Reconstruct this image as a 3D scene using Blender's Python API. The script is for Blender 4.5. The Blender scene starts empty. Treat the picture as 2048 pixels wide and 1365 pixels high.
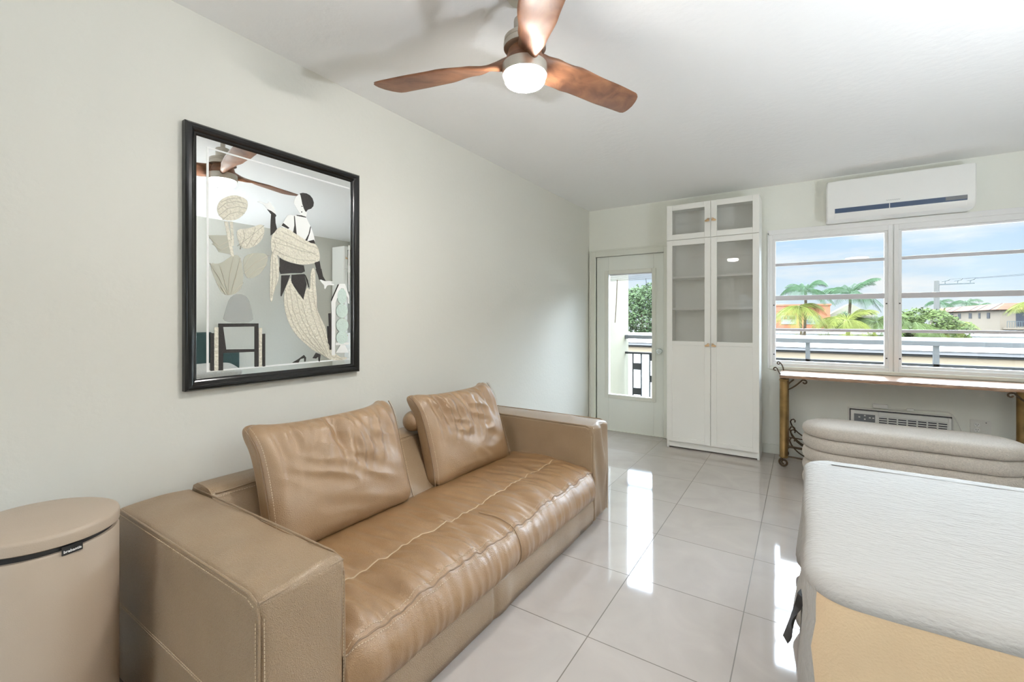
import bpy, bmesh, math, random
from mathutils import Vector, Matrix, noise
PI = math.pi
R = math.radians
scene = bpy.context.scene
COL = scene.collection
random.seed(7)

# ------------------------------------------------------------------ camera, world, sun, exposure
F_PX = 892.43
cam_d = bpy.data.cameras.new('camera')
cam_d.sensor_width = 36.0
cam_d.lens = F_PX * 36.0 / 2048.0
cam_d.shift_y = -(682.5 - 638.25) / 2048.0
cam_d.clip_start = 0.05
cam_d.clip_end = 400
cam = bpy.data.objects.new('camera', cam_d)
COL.objects.link(cam)
cam.location = (2.0708, 0.0, 1.2614)
cam.rotation_euler = (PI / 2, 0, 0.5755)
scene.camera = cam

scene.view_settings.view_transform = 'Standard'
scene.view_settings.look = 'None'
scene.view_settings.gamma = 1.0
scene.view_settings.use_curve_mapping = False
scene.view_settings.exposure = 0.28
try:
    scene.cycles.max_bounces = 12
    scene.cycles.diffuse_bounces = 8
    scene.cycles.glossy_bounces = 5
    scene.cycles.transparent_max_bounces = 16
    scene.cycles.sample_clamp_indirect = 6.0
    scene.cycles.caustics_reflective = False
    scene.cycles.caustics_refractive = False
except Exception:
    pass


def lin(c):
    out = []
    for v in c[:3]:
        v = v / 255.0
        out.append(v / 12.92 if v <= 0.04045 else ((v + 0.055) / 1.055) ** 2.4)
    return (out[0], out[1], out[2], 1.0)


world = bpy.data.worlds.new('sky')
scene.world = world
world.use_nodes = True
wn, wl = world.node_tree.nodes, world.node_tree.links
wn.clear()
w_out = wn.new('ShaderNodeOutputWorld')
w_bg = wn.new('ShaderNodeBackground')
w_tc = wn.new('ShaderNodeTexCoord')
w_sep = wn.new('ShaderNodeSeparateXYZ')
wl.new(w_tc.outputs['Generated'], w_sep.inputs[0])
w_r = wn.new('ShaderNodeValToRGB')
e = w_r.color_ramp.elements
e[0].position = 0.0
e[0].color = lin((226, 239, 248))
e[1].position = 0.16
e[1].color = lin((190, 221, 250))
x = w_r.color_ramp.elements.new(0.06)
x.color = lin((214, 234, 250))
x = w_r.color_ramp.elements.new(0.5)
x.color = lin((200, 222, 246))
wl.new(w_sep.outputs[2], w_r.inputs[0])
w_map = wn.new('ShaderNodeMapping')
w_map.inputs['Scale'].default_value = (3.2, 3.2, 16.0)
w_map.inputs['Location'].default_value = (0.7, 0.2, 0.4)
wl.new(w_tc.outputs['Generated'], w_map.inputs[0])
w_no = wn.new('ShaderNodeTexNoise')
w_no.inputs['Scale'].default_value = 1.6
w_no.inputs['Detail'].default_value = 6
w_no.inputs['Roughness'].default_value = 0.55
wl.new(w_map.outputs[0], w_no.inputs['Vector'])
w_cr = wn.new('ShaderNodeValToRGB')
w_cr.color_ramp.elements[0].position = 0.42
w_cr.color_ramp.elements[1].position = 0.66
wl.new(w_no.outputs['Fac'], w_cr.inputs[0])
w_mx = wn.new('ShaderNodeMix')
w_mx.data_type = 'RGBA'
wl.new(w_cr.outputs[0], w_mx.inputs['Factor'])
wl.new(w_r.outputs[0], w_mx.inputs['A'])
w_mx.inputs['B'].default_value = lin((243, 246, 249))
wl.new(w_mx.outputs['Result'], w_bg.inputs['Color'])
w_st = wn.new('ShaderNodeValToRGB')       # the hazy sky grows brighter away from the horizon
w_st.color_ramp.elements[0].position = 0.15
w_st.color_ramp.elements[0].color = (0.0222, 0.0222, 0.0222, 1)
w_st.color_ramp.elements[1].position = 0.33
w_st.color_ramp.elements[1].color = (0.9, 0.9, 0.9, 1)
x = w_st.color_ramp.elements.new(0.21)
x.color = (0.5, 0.5, 0.5, 1)
wl.new(w_sep.outputs[2], w_st.inputs[0])
w_side = wn.new('ShaderNodeMapRange')     # and brighter on the sun's side, behind the building
w_side.inputs['From Min'].default_value = -0.1
w_side.inputs['From Max'].default_value = -0.7
w_side.inputs['To Min'].default_value = 40.0
w_side.inputs['To Max'].default_value = 90.0
wl.new(w_sep.outputs[1], w_side.inputs['Value'])
w_mu = wn.new('ShaderNodeMath')
w_mu.operation = 'MULTIPLY'
wl.new(w_st.outputs[0], w_mu.inputs[0])
wl.new(w_side.outputs[0], w_mu.inputs[1])
w_mn = wn.new('ShaderNodeMath')
w_mn.operation = 'MINIMUM'
w_mn.inputs[1].default_value = 36.0
wl.new(w_mu.outputs[0], w_mn.inputs[0])
wl.new(w_mn.outputs[0], w_bg.inputs['Strength'])
wl.new(w_bg.outputs[0], w_out.inputs['Surface'])

sun_d = bpy.data.lights.new('sun', 'SUN')
sun_d.energy = 2.0
sun_d.angle = R(1.0)
sun_d.color = (1.0, 0.95, 0.86)
sun = bpy.data.objects.new('sun', sun_d)
COL.objects.link(sun)
sun.rotation_euler = Vector((0.62, 0.50, -1.0)).to_track_quat('-Z', 'Y').to_euler()


# ------------------------------------------------------------------ materials
def new_mat(name):
    m = bpy.data.materials.new(name)
    m.use_nodes = True
    nt = m.node_tree
    return m, nt, nt.nodes['Principled BSDF']


def P(name, col, rough=0.5, metal=0.0, spec=0.5, bump=None, var=None, coat=0.0, sheen=0.0, trans=0.0):
    """col sRGB 0-255; bump=(scale,height_m,detail,stretch xyz); var=(scale,amount)"""
    m, nt, b = new_mat(name)
    N, L = nt.nodes, nt.links
    b.inputs['Base Color'].default_value = lin(col)
    b.inputs['Roughness'].default_value = rough
    b.inputs['Metallic'].default_value = metal
    b.inputs['Specular IOR Level'].default_value = spec
    b.inputs['Coat Weight'].default_value = coat
    if sheen:
        b.inputs['Sheen Weight'].default_value = sheen
    tc = N.new('ShaderNodeTexCoord')
    if var:
        n = N.new('ShaderNodeTexNoise')
        n.inputs['Scale'].default_value = var[0]
        n.inputs['Detail'].default_value = 4
        L.new(tc.outputs['Object'], n.inputs['Vector'])
        mr = N.new('ShaderNodeMapRange')
        mr.inputs['From Min'].default_value = 0.3
        mr.inputs['From Max'].default_value = 0.7
        mr.inputs['To Min'].default_value = 1 - var[1]
        mr.inputs['To Max'].default_value = 1 + var[1]
        L.new(n.outputs['Fac'], mr.inputs['Value'])
        mx = N.new('ShaderNodeVectorMath')
        mx.operation = 'SCALE'
        mx.inputs[0].default_value = lin(col)[:3]
        L.new(mr.outputs[0], mx.inputs['Scale'])
        L.new(mx.outputs[0], b.inputs['Base Color'])
    if bump:
        n = N.new('ShaderNodeTexNoise')
        n.inputs['Scale'].default_value = bump[0]
        n.inputs['Detail'].default_value = bump[2] if len(bump) > 2 else 2
        src = tc.outputs['Object']
        if len(bump) > 3:
            mp = N.new('ShaderNodeMapping')
            mp.inputs['Scale'].default_value = bump[3]
            if len(bump) > 4:
                mp.inputs['Rotation'].default_value = bump[4]
            L.new(src, mp.inputs[0])
            src = mp.outputs[0]
        L.new(src, n.inputs['Vector'])
        bp = N.new('ShaderNodeBump')
        bp.inputs['Strength'].default_value = 1.0
        bp.inputs['Distance'].default_value = bump[1]
        L.new(n.outputs['Fac'], bp.inputs['Height'])
        L.new(bp.outputs[0], b.inputs['Normal'])
    return m


def glass_mat(name, tint=(1, 1, 1), refl=1.0, haze=0.0, hazecol=(225, 228, 224)):
    m, nt, b = new_mat(name)
    N, L = nt.nodes, nt.links
    N.remove(b)
    out = N['Material Output']
    tr = N.new('ShaderNodeBsdfTransparent')
    tr.inputs[0].default_value = (*tint, 1)
    gl = N.new('ShaderNodeBsdfGlossy')
    gl.inputs['Roughness'].default_value = 0.01
    fr = N.new('ShaderNodeFresnel')
    fr.inputs['IOR'].default_value = 1.5
    mu = N.new('ShaderNodeMath')
    mu.operation = 'MULTIPLY'
    mu.inputs[1].default_value = refl
    L.new(fr.outputs[0], mu.inputs[0])
    mx = N.new('ShaderNodeMixShader')
    L.new(mu.outputs[0], mx.inputs[0])
    L.new(tr.outputs[0], mx.inputs[1])
    L.new(gl.outputs[0], mx.inputs[2])
    last = mx
    if haze:
        df = N.new('ShaderNodeBsdfDiffuse')
        df.inputs[0].default_value = lin(hazecol)
        m2 = N.new('ShaderNodeMixShader')
        m2.inputs[0].default_value = haze
        L.new(mx.outputs[0], m2.inputs[1])
        L.new(df.outputs[0], m2.inputs[2])
        last = m2
    L.new(last.outputs[0], out.inputs[0])
    return m


def emit_mat(name, col, strength):
    m, nt, b = new_mat(name)
    b.inputs['Base Color'].default_value = (0.8, 0.8, 0.8, 1)
    b.inputs['Emission Color'].default_value = col
    b.inputs['Emission Strength'].default_value = strength
    return m


def leather_mat(name, col, grain=1.0, rough=0.42):
    m, nt, b = new_mat(name)
    N, L = nt.nodes, nt.links
    tc = N.new('ShaderNodeTexCoord')
    n1 = N.new('ShaderNodeTexNoise')
    n1.inputs['Scale'].default_value = 6.0
    n1.inputs['Detail'].default_value = 4
    L.new(tc.outputs['Object'], n1.inputs['Vector'])
    r = N.new('ShaderNodeValToRGB')
    r.color_ramp.elements[0].position = 0.3
    r.color_ramp.elements[1].position = 0.72
    c = lin(col)
    r.color_ramp.elements[0].color = (c[0] * .93, c[1] * .92, c[2] * .90, 1)
    r.color_ramp.elements[1].color = (c[0] * 1.06, c[1] * 1.07, c[2] * 1.09, 1)
    L.new(n1.outputs['Fac'], r.inputs[0])
    L.new(r.outputs[0], b.inputs['Base Color'])
    v = N.new('ShaderNodeTexVoronoi')
    v.inputs['Scale'].default_value = 170
    v.feature = 'DISTANCE_TO_EDGE'
    n2 = N.new('ShaderNodeTexNoise')
    n2.inputs['Scale'].default_value = 60
    n2.inputs['Detail'].default_value = 3
    L.new(tc.outputs['Object'], n2.inputs['Vector'])
    ad = N.new('ShaderNodeMix')
    ad.data_type = 'VECTOR'
    ad.inputs['Factor'].default_value = 0.03
    L.new(tc.outputs['Object'], ad.inputs['A'])
    L.new(n2.outputs['Color'], ad.inputs['B'])
    L.new(ad.outputs['Result'], v.inputs['Vector'])
    mr = N.new('ShaderNodeMapRange')
    mr.inputs['From Max'].default_value = 0.25
    L.new(v.outputs['Distance'], mr.inputs['Value'])
    bp = N.new('ShaderNodeBump')
    bp.inputs['Distance'].default_value = 0.0017 * grain
    bp.inputs['Strength'].default_value = 0.8
    L.new(mr.outputs[0], bp.inputs['Height'])
    L.new(bp.outputs[0], b.inputs['Normal'])
    b.inputs['Roughness'].default_value = rough
    b.inputs['Specular IOR Level'].default_value = 0.7
    b.inputs['Coat Weight'].default_value = 0.52
    b.inputs['Coat Roughness'].default_value = 0.37
    return m


def wood_mat(name, c1, c2, scale=(6, 60, 60), rough=0.35, coat=0.3):
    m, nt, b = new_mat(name)
    N, L = nt.nodes, nt.links
    tc = N.new('ShaderNodeTexCoord')
    mp = N.new('ShaderNodeMapping')
    mp.inputs['Scale'].default_value = scale
    L.new(tc.outputs['Object'], mp.inputs[0])
    n = N.new('ShaderNodeTexNoise')
    n.inputs['Scale'].default_value = 1.0
    n.inputs['Detail'].default_value = 5
    n.inputs['Distortion'].default_value = 0.6
    L.new(mp.outputs[0], n.inputs['Vector'])
    r = N.new('ShaderNodeValToRGB')
    r.color_ramp.elements[0].position = 0.35
    r.color_ramp.elements[1].position = 0.68
    r.color_ramp.elements[0].color = lin(c1)
    r.color_ramp.elements[1].color = lin(c2)
    L.new(n.outputs['Fac'], r.inputs[0])
    L.new(r.outputs[0], b.inputs['Base Color'])
    b.inputs['Roughness'].default_value = rough
    b.inputs['Coat Weight'].default_value = coat
    b.inputs['Coat Roughness'].default_value = 0.2
    return m


def floor_mat():
    m, nt, b = new_mat('polished_tile')
    N, L = nt.nodes, nt.links
    tc = N.new('ShaderNodeTexCoord')
    mp = N.new('ShaderNodeMapping')
    mp.inputs['Location'].default_value = (-1.3585, -3.6651, 0)
    L.new(tc.outputs['Object'], mp.inputs[0])
    br = N.new('ShaderNodeTexBrick')
    br.offset = 0.0
    br.squash = 1.0
    br.inputs['Scale'].default_value = 1.0
    br.inputs['Brick Width'].default_value = 0.5042
    br.inputs['Row Height'].default_value = 0.5042
    br.inputs['Mortar Size'].default_value = 0.0021
    br.inputs['Mortar Smooth'].default_value = 0.1
    br.inputs['Color1'].default_value = lin((179, 171, 165))
    br.inputs['Color2'].default_value = lin((173, 164, 157))
    br.inputs['Mortar'].default_value = lin((100, 90, 80))
    L.new(mp.outputs[0], br.inputs['Vector'])
    n = N.new('ShaderNodeTexNoise')
    n.inputs['Scale'].default_value = 3.5
    n.inputs['Detail'].default_value = 7
    n.inputs['Distortion'].default_value = 1.2
    L.new(tc.outputs['Object'], n.inputs['Vector'])
    mr = N.new('ShaderNodeMapRange')
    mr.inputs['From Min'].default_value = 0.3
    mr.inputs['From Max'].default_value = 0.7
    mr.inputs['To Min'].default_value = 0.94
    mr.inputs['To Max'].default_value = 1.06
    L.new(n.outputs['Fac'], mr.inputs['Value'])
    mul = N.new('ShaderNodeVectorMath')
    mul.operation = 'SCALE'
    L.new(br.outputs['Color'], mul.inputs[0])
    L.new(mr.outputs[0], mul.inputs['Scale'])
    L.new(mul.outputs[0], b.inputs['Base Color'])
    rr = N.new('ShaderNodeMapRange')
    rr.inputs['To Min'].default_value = 0.055
    rr.inputs['To Max'].default_value = 0.6
    L.new(br.outputs['Fac'], rr.inputs['Value'])
    L.new(rr.outputs[0], b.inputs['Roughness'])
    b.inputs['Specular IOR Level'].default_value = 0.75
    bp = N.new('ShaderNodeBump')
    bp.inputs['Distance'].default_value = 0.0008
    bp.invert = True
    L.new(br.outputs['Fac'], bp.inputs['Height'])
    L.new(bp.outputs[0], b.inputs['Normal'])
    return m


M = {}
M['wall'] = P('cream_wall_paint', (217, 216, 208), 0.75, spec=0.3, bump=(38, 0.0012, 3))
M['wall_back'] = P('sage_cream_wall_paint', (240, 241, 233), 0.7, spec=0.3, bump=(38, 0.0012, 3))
M['ceiling'] = P('white_ceiling_paint', (240, 240, 239), 0.85, spec=0.2, bump=(26, 0.0022, 4))
M['trim'] = P('satin_trim_paint', (228, 229, 219), 0.4)
M['door'] = P('pale_green_door_paint', (235, 238, 231), 0.38)
M['floor'] = floor_mat()
M['white'] = P('white_satin_laminate', (243, 242, 236), 0.35)
M['white_in'] = P('white_cabinet_interior', (246, 246, 241), 0.5)
M['alu'] = P('white_painted_aluminium', (240, 240, 239), 0.38)
M['alu_bar'] = P('grey_aluminium_bar', (205, 203, 206), 0.4)
M['gap'] = P('dark_gap', (70, 70, 72), 0.7)
M['glass'] = glass_mat('window_glass', (0.99, 1.0, 0.995), 0.8)
M['cab_glass'] = glass_mat('cabinet_glass', (0.99, 0.99, 0.985), 1.1, 0.15, (248, 249, 244))
M['leather'] = leather_mat('tan_leather', (154, 128, 97), 0.9, 0.40)
M['leather_seat'] = leather_mat('soft_tan_leather', (146, 112, 74), 0.4, 0.36)
M['leather_pillow'] = leather_mat('shiny_tan_leather', (153, 122, 88), 0.4, 0.35)
M['stitch'] = P('cream_thread', (198, 178, 150), 0.6)
M['seam'] = P('brown_seam', (134, 110, 86), 0.6)
M['black_frame'] = P('black_lacquer', (10, 10, 10), 0.16, spec=0.6)
M['mirror'] = P('silvered_mirror', (243, 245, 243), 0.0, metal=1.0)
M['skin'] = P('white_frosting', (236, 238, 236), 0.6)
M['ink'] = P('black_speckled_etching', (42, 38, 36), 0.7, var=(260, 0.45))
M['gown'] = P('cream_textured_frosting', (228, 224, 208), 0.6, bump=(90, 0.012, 3), var=(110, 0.10))
M['line'] = P('etched_line', (186, 182, 166), 0.6)
M['disc'] = P('mint_textured_frosting', (204, 222, 214), 0.55, bump=(150, 0.004, 3), var=(170, 0.08))
M['walnut'] = wood_mat('walnut_blade', (106, 68, 47), (150, 104, 75), (9, 9, 60), 0.48, 0.08)
M['nickel'] = P('brushed_nickel', (196, 190, 180), 0.32, metal=0.9)
M['lamp'] = emit_mat('lit_opal_diffuser', (1.0, 0.98, 0.94, 1), 205.0)
M['ceil_fill'] = emit_mat('ceiling_fill_glow', (1.0, 0.90, 0.78, 1), 20.0)
M['uplight_fill'] = emit_mat('fill_uplight_glow', (0.95, 1.0, 1.06, 1), 45.0)
M['uplight_fill_bright'] = emit_mat('bright_fill_uplight_glow', (0.93, 1.0, 1.08, 1), 350.0)
M['bin'] = P('soft_beige_enamel', (174, 157, 139), 0.42, bump=(400, 0.0004, 2))
M['black'] = P('black_plastic', (28, 27, 27), 0.5)
M['bronze'] = P('antique_bronze', (140, 112, 70), 0.38, metal=0.75, var=(12, 0.25))
M['iron'] = P('dark_bronze_iron', (86, 70, 52), 0.45, metal=0.6)
M['desk'] = wood_mat('worn_wood_top', (122, 88, 62), (176, 142, 112), (4, 40, 40), 0.3, 0.25)
M['boucle'] = P('oatmeal_boucle', (206, 196, 184), 0.95, spec=0.2, bump=(190, 0.006, 3), var=(120, 0.10), sheen=0.3)
M['sheet'] = P('white_crinkled_cotton', (177, 173, 167), 0.9, spec=0.2, bump=(30, 0.007, 5, (1.0, 2.6, 1.0), (0, 0, 0.35)))
M['drop'] = P('cotton_warm_shade', (224, 197, 160), 0.9, spec=0.2, bump=(160, 0.001, 2))  # white cloth with warm light and shade put into its colour
M['velvet'] = P('dark_green_velvet', (16, 52, 48), 0.7, sheen=0.4, bump=(60, 0.002, 2))
M['plastic'] = P('white_plastic', (245, 245, 242), 0.32)
M['plastic_grey'] = P('aged_white_plastic', (232, 231, 225), 0.4)
M['vent_blue'] = P('dark_blue_vent', (58, 78, 108), 0.3)
M['panel_grey'] = P('grey_control_panel', (122, 124, 128), 0.4)
M['vent_dark'] = P('dark_vent', (62, 62, 76), 0.6)
M['gold'] = P('blush_gold', (226, 192, 150), 0.28, metal=0.8)
M['crystal'] = P('clear_crystal_knob', (222, 228, 226), 0.06, metal=0.4)
M['rail'] = P('grey_metal_rail', (63, 63, 63), 0.5, spec=0.03)
M['rail_plate'] = P('dark_grey_plate', (34, 34, 34), 0.6, spec=0.03)
M['concrete'] = P('balcony_concrete', (150, 147, 139), 0.8, spec=0.03, var=(5, 0.06))
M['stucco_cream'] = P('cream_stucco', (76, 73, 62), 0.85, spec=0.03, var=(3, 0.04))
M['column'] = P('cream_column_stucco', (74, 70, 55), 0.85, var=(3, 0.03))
M['wire'] = P('grey_wire', (40, 42, 44), 0.8, spec=0.03)
M['roof_white'] = P('white_roof_coating', (152, 152, 149), 0.7, spec=0.03, var=(0.6, 0.04))
M['fascia'] = P('grey_fascia', (78, 76, 75), 0.7, spec=0.03)
M['shadow_and_rib'] = P('soffit_shadow_and_rib', (48, 48, 47), 0.8, spec=0.03)  # soffit shadow put into the colour; the roof ribs share it
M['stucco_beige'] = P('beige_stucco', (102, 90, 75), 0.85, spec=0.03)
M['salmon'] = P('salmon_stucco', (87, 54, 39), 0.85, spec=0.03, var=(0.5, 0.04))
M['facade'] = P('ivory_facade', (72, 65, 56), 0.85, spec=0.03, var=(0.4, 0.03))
M['tile_red'] = P('red_roof_tile', (66, 42, 32), 0.8, spec=0.03, bump=(3, 0.05, 1, (0.3, 4, 4)), var=(2, 0.15))
M['win_dark'] = P('dark_window_glass', (31, 32, 35), 0.2, spec=0.03)
M['win_white'] = P('white_window_frame', (78, 78, 76), 0.5, spec=0.03)
M['asphalt'] = P('pale_ground', (67, 65, 62), 0.9, spec=0.03, var=(0.3, 0.1))
M['trunk'] = P('palm_trunk', (67, 58, 46), 0.9, spec=0.03, bump=(8, 0.05, 2, (1, 1, 6)))
M['palm_dark'] = P('dark_palm_frond', (29, 43, 26), 0.7, spec=0.03, var=(1.2, 0.3))
M['palm_light'] = P('yellow_green_palm_frond', (60, 63, 26), 0.7, spec=0.03, var=(1.2, 0.25))
M['leaf'] = P('green_leaf', (44, 54, 34), 0.7, spec=0.03, var=(2.0, 0.35))
M['leaf_light'] = P('light_green_leaf', (45, 53, 27), 0.7, spec=0.03, var=(1.5, 0.3))
M['pole'] = P('weathered_pole', (58, 57, 54), 0.8, spec=0.03)
M['steel'] = P('galvanised_steel', (47, 51, 51), 0.5, spec=0.03)


# ------------------------------------------------------------------ mesh building
class MB:
    def __init__(self, xf=None):
        self.v, self.f, self.xf = [], [], xf

    def add(self, vs, fs):
        o = len(self.v)
        if self.xf is not None:
            vs = [self.xf @ Vector(p) for p in vs]
        self.v += [tuple(p) for p in vs]
        self.f += [tuple(i + o for i in q) for q in fs]
        return self

    def box(self, x0, x1, y0, y1, z0, z1):
        vs = [(x, y, z) for x in (x0, x1) for y in (y0, y1) for z in (z0, z1)]
        return self.add(vs, [(0, 1, 3, 2), (4, 6, 7, 5), (0, 4, 5, 1), (2, 3, 7, 6), (0, 2, 6, 4), (1, 5, 7, 3)])

    def frame(self, x0, x1, z0, z1, y0, y1, t, tb=None, tt=None):
        tb = t if tb is None else tb
        tt = t if tt is None else tt
        self.box(x0, x0 + t, y0, y1, z0, z1)
        self.box(x1 - t, x1, y0, y1, z0, z1)
        self.box(x0 + t, x1 - t, y0, y1, z0, z0 + tb)
        self.box(x0 + t, x1 - t, y0, y1, z1 - tt, z1)
        return self

    def obox(self, c, ax, ay, az):
        """box from centre and three half-axis vectors"""
        c, ax, ay, az = Vector(c), Vector(ax), Vector(ay), Vector(az)
        vs = [c + ax * i + ay * j + az * k for i in (-1, 1) for j in (-1, 1) for k in (-1, 1)]
        return self.add(vs, [(0, 1, 3, 2), (4, 6, 7, 5), (0, 4, 5, 1), (2, 3, 7, 6), (0, 2, 6, 4), (1, 5, 7, 3)])

    def lathe(self, prof, c=(0, 0, 0), n=32, sx=1.0, sy=1.0):
        vs, fs = [], []
        for r, z in prof:
            for i in range(n):
                a = 2 * PI * i / n
                vs.append((c[0] + r * sx * math.cos(a), c[1] + r * sy * math.sin(a), c[2] + z))
        for k in range(len(prof) - 1):
            for i in range(n):
                j = (i + 1) % n
                fs.append((k * n + i, k * n + j, (k + 1) * n + j, (k + 1) * n + i))
        if prof[0][0] > 1e-6:
            fs.append(tuple(range(n - 1, -1, -1)))
        if prof[-1][0] > 1e-6:
            fs.append(tuple((len(prof) - 1) * n + i for i in range(n)))
        return self.add(vs, fs)

    def tube(self, pts, r, n=8, cap=True):
        pts = [Vector(p) for p in pts]
        m = len(pts)
        rs = r if isinstance(r, (list, tuple)) else [r] * m
        vs, fs = [], []
        up = None
        for i in range(m):
            t = (pts[min(i + 1, m - 1)] - pts[max(i - 1, 0)])
            t = t.normalized() if t.length > 1e-9 else Vector((0, 0, 1))
            if up is None:
                up = Vector((0, 0, 1)) if abs(t.z) < 0.9 else Vector((1, 0, 0))
            s = t.cross(up)
            if s.length < 1e-6:
                s = t.orthogonal()
            s.normalize()
            up = s.cross(t).normalized()
            for k in range(n):
                a = 2 * PI * k / n
                vs.append(pts[i] + (s * math.cos(a) + up * math.sin(a)) * rs[i])
        for i in range(m - 1):
            for k in range(n):
                j = (k + 1) % n
                fs.append((i * n + k, i * n + j, (i + 1) * n + j, (i + 1) * n + k))
        if cap:
            fs.append(tuple(range(n - 1, -1, -1)))
            fs.append(tuple((m - 1) * n + k for k in range(n)))
        return self.add(vs, fs)

    def sweep(self, rows, closed=True, caps=True):
        """rows: list of equal-length loops of points"""
        n = len(rows[0])
        vs = [p for r in rows for p in r]
        fs = []
        for i in range(len(rows) - 1):
            for k in range(n if closed else n - 1):
                j = (k + 1) % n
                fs.append((i * n + k, i * n + j, (i + 1) * n + j, (i + 1) * n + k))
        if caps and closed:
            fs.append(tuple(range(n - 1, -1, -1)))
            fs.append(tuple((len(rows) - 1) * n + k for k in range(n)))
        return self.add(vs, fs)

    def prism(self, poly, fn, d):
        """polygon in 2-D, extruded: fn(a, b, t) -> point, t in 0..d"""
        n = len(poly)
        vs = [fn(a, b, 0) for a, b in poly] + [fn(a, b, d) for a, b in poly]
        fs = [tuple(range(n - 1, -1, -1)), tuple(range(n, 2 * n))]
        fs += [(i, (i + 1) % n, n + (i + 1) % n, n + i) for i in range(n)]
        return self.add(vs, fs)

    def rbox(self, c, h, r, seg=(12, 12, 12), k=5, disp=None):
        """rounded box: c centre, h half sizes, r edge radius; disp(point, unit coords, normal) -> point"""
        c = Vector(c)

        def samples(hh, s):
            a = [-(hh - r) - r * math.tan(PI / 4 * (1 - i / k)) for i in range(k)]
            b = [-(hh - r) + 2 * (hh - r) * i / s for i in range(s + 1)]
            return a + b + [-q for q in reversed(a)]
        S = [samples(h[i], seg[i]) for i in range(3)]
        inner = [max(h[i] - r, 0) for i in range(3)]
        for ax in range(3):
            u, w = (ax + 1) % 3, (ax + 2) % 3
            for sg in (-1, 1):
                vs, fs = [], []
                for a in S[u]:
                    for b in S[w]:
                        p = [0, 0, 0]
                        p[ax], p[u], p[w] = sg * h[ax], a, b
                        q = Vector([max(-inner[i], min(inner[i], p[i])) for i in range(3)])
                        d = Vector(p) - q
                        nrm = d.normalized() if d.length > 1e-9 else Vector([sg if i == ax else 0 for i in range(3)])
                        pt = q + nrm * r
                        if disp:
                            pt = disp(pt, Vector([pt[i] / h[i] for i in range(3)]), nrm)
                        vs.append(c + Vector(pt))
                nu, nw = len(S[u]), len(S[w])
                for i in range(nu - 1):
                    for j in range(nw - 1):
                        q = (i * nw + j, (i + 1) * nw + j, (i + 1) * nw + j + 1, i * nw + j + 1)
                        fs.append(q if sg > 0 else q[::-1])
                self.add(vs, fs)
        return self

    def build(self, name, mat, parent=None, bevel=0.0, weld=False, sharp=38, smooth=True, mats=None, faceted=False):
        me = bpy.data.meshes.new(name)
        me.from_pydata(self.v, [], self.f)
        bm = bmesh.new()
        bm.from_mesh(me)
        if weld:
            bmesh.ops.remove_doubles(bm, verts=bm.verts, dist=1e-5)
        bmesh.ops.recalc_face_normals(bm, faces=bm.faces)
        bm.to_mesh(me)
        bm.free()
        me.materials.append(mat)
        if smooth:
            me.polygons.foreach_set('use_smooth', [True] * len(me.polygons))
            me.set_sharp_from_angle(angle=R(sharp))
        me.update()
        o = bpy.data.objects.new(name, me)
        COL.objects.link(o)
        if parent is not None:
            o.parent = parent
            if parent.type == 'EMPTY':
                o.matrix_parent_inverse = (Matrix.Translation(parent.location) @ parent.rotation_euler.to_matrix().to_4x4()).inverted()
        if bevel:
            b = o.modifiers.new('bevel', 'BEVEL')
            b.width = bevel
            b.segments = 2
            b.limit_method = 'ANGLE'
            b.angle_limit = R(40)
            b.harden_normals = True
        return o


def tag(o, label, cat, group=None, kind=None):
    if label:
        o['label'] = label
    if cat:
        o['category'] = cat
    if group:
        o['group'] = group
    if kind:
        o['kind'] = kind
    return o


def thing(name, loc, label, cat, group=None, kind=None):
    o = bpy.data.objects.new(name, None)
    o.empty_display_size = 0.1
    o.location = loc
    COL.objects.link(o)
    return tag(o, label, cat, group, kind)


def plabel(o, text):
    o['label'] = text
    return o


def struct(name, mb, mat, label=None, cat=None, **kw):
    o = mb.build(name, mat, None, **kw)
    o['kind'] = 'structure'
    if label:
        o['label'] = label
    if cat:
        o['category'] = cat
    return o


def nz(x, y, z=0.0):
    return noise.noise(Vector((x, y, z)))


def smooth01(t):
    t = max(0.0, min(1.0, t))
    return t * t * (3 - 2 * t)


def copy_tree(o, parent=None):
    c = o.copy()
    COL.objects.link(c)
    if parent is not None:
        c.parent = parent
    for ch in list(o.children):
        copy_tree(ch, c)
    return c


# ------------------------------------------------------------------ the room
YB, XR, YR, H = 4.842, 4.10, -3.2, 2.5104
T = 0.14
struct('floor', MB().box(-T, XR + T, YR - T, YB + T, -0.12, 0), M['floor'], 'polished beige square floor tiles', 'floor')
struct('ceiling', MB().box(-T, XR + T, YR - T, YB + T, H, H + 0.15), M['ceiling'], 'off white plaster ceiling', 'ceiling')
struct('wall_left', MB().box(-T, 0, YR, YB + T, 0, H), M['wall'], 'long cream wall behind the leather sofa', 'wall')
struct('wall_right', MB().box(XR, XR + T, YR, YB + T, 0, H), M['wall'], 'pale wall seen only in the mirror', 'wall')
DX0, DX1, DZ1 = 0.085, 0.85, 1.968
WX0, WX1, WZ0, WZ1 = 1.83, 3.63, 0.82, 2.052
b = MB()
y0, y1 = YB, YB + T
b.box(0, DX0, y0, y1, 0, H).box(DX0, DX1, y0, y1, DZ1, H).box(DX1, WX0, y0, y1, 0, H)
b.box(WX0, WX1, y0, y1, 0, WZ0).box(WX0, WX1, y0, y1, WZ1, H).box(WX1, XR, y0, y1, 0, H)
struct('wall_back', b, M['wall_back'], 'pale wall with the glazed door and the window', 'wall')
RX0, RX1, RZ0, RZ1 = 0.75, 1.75, 0.98, 1.9
b = MB()
y0, y1 = YR - T, YR
b.box(0, RX0, y0, y1, 0, H).box(RX1, XR, y0, y1, 0, H).box(RX0, RX1, y0, y1, 0, RZ0).box(RX0, RX1, y0, y1, RZ1, H)
struct('wall_rear', b, M['wall'], 'wall behind the camera with a louvred window', 'wall')
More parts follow.
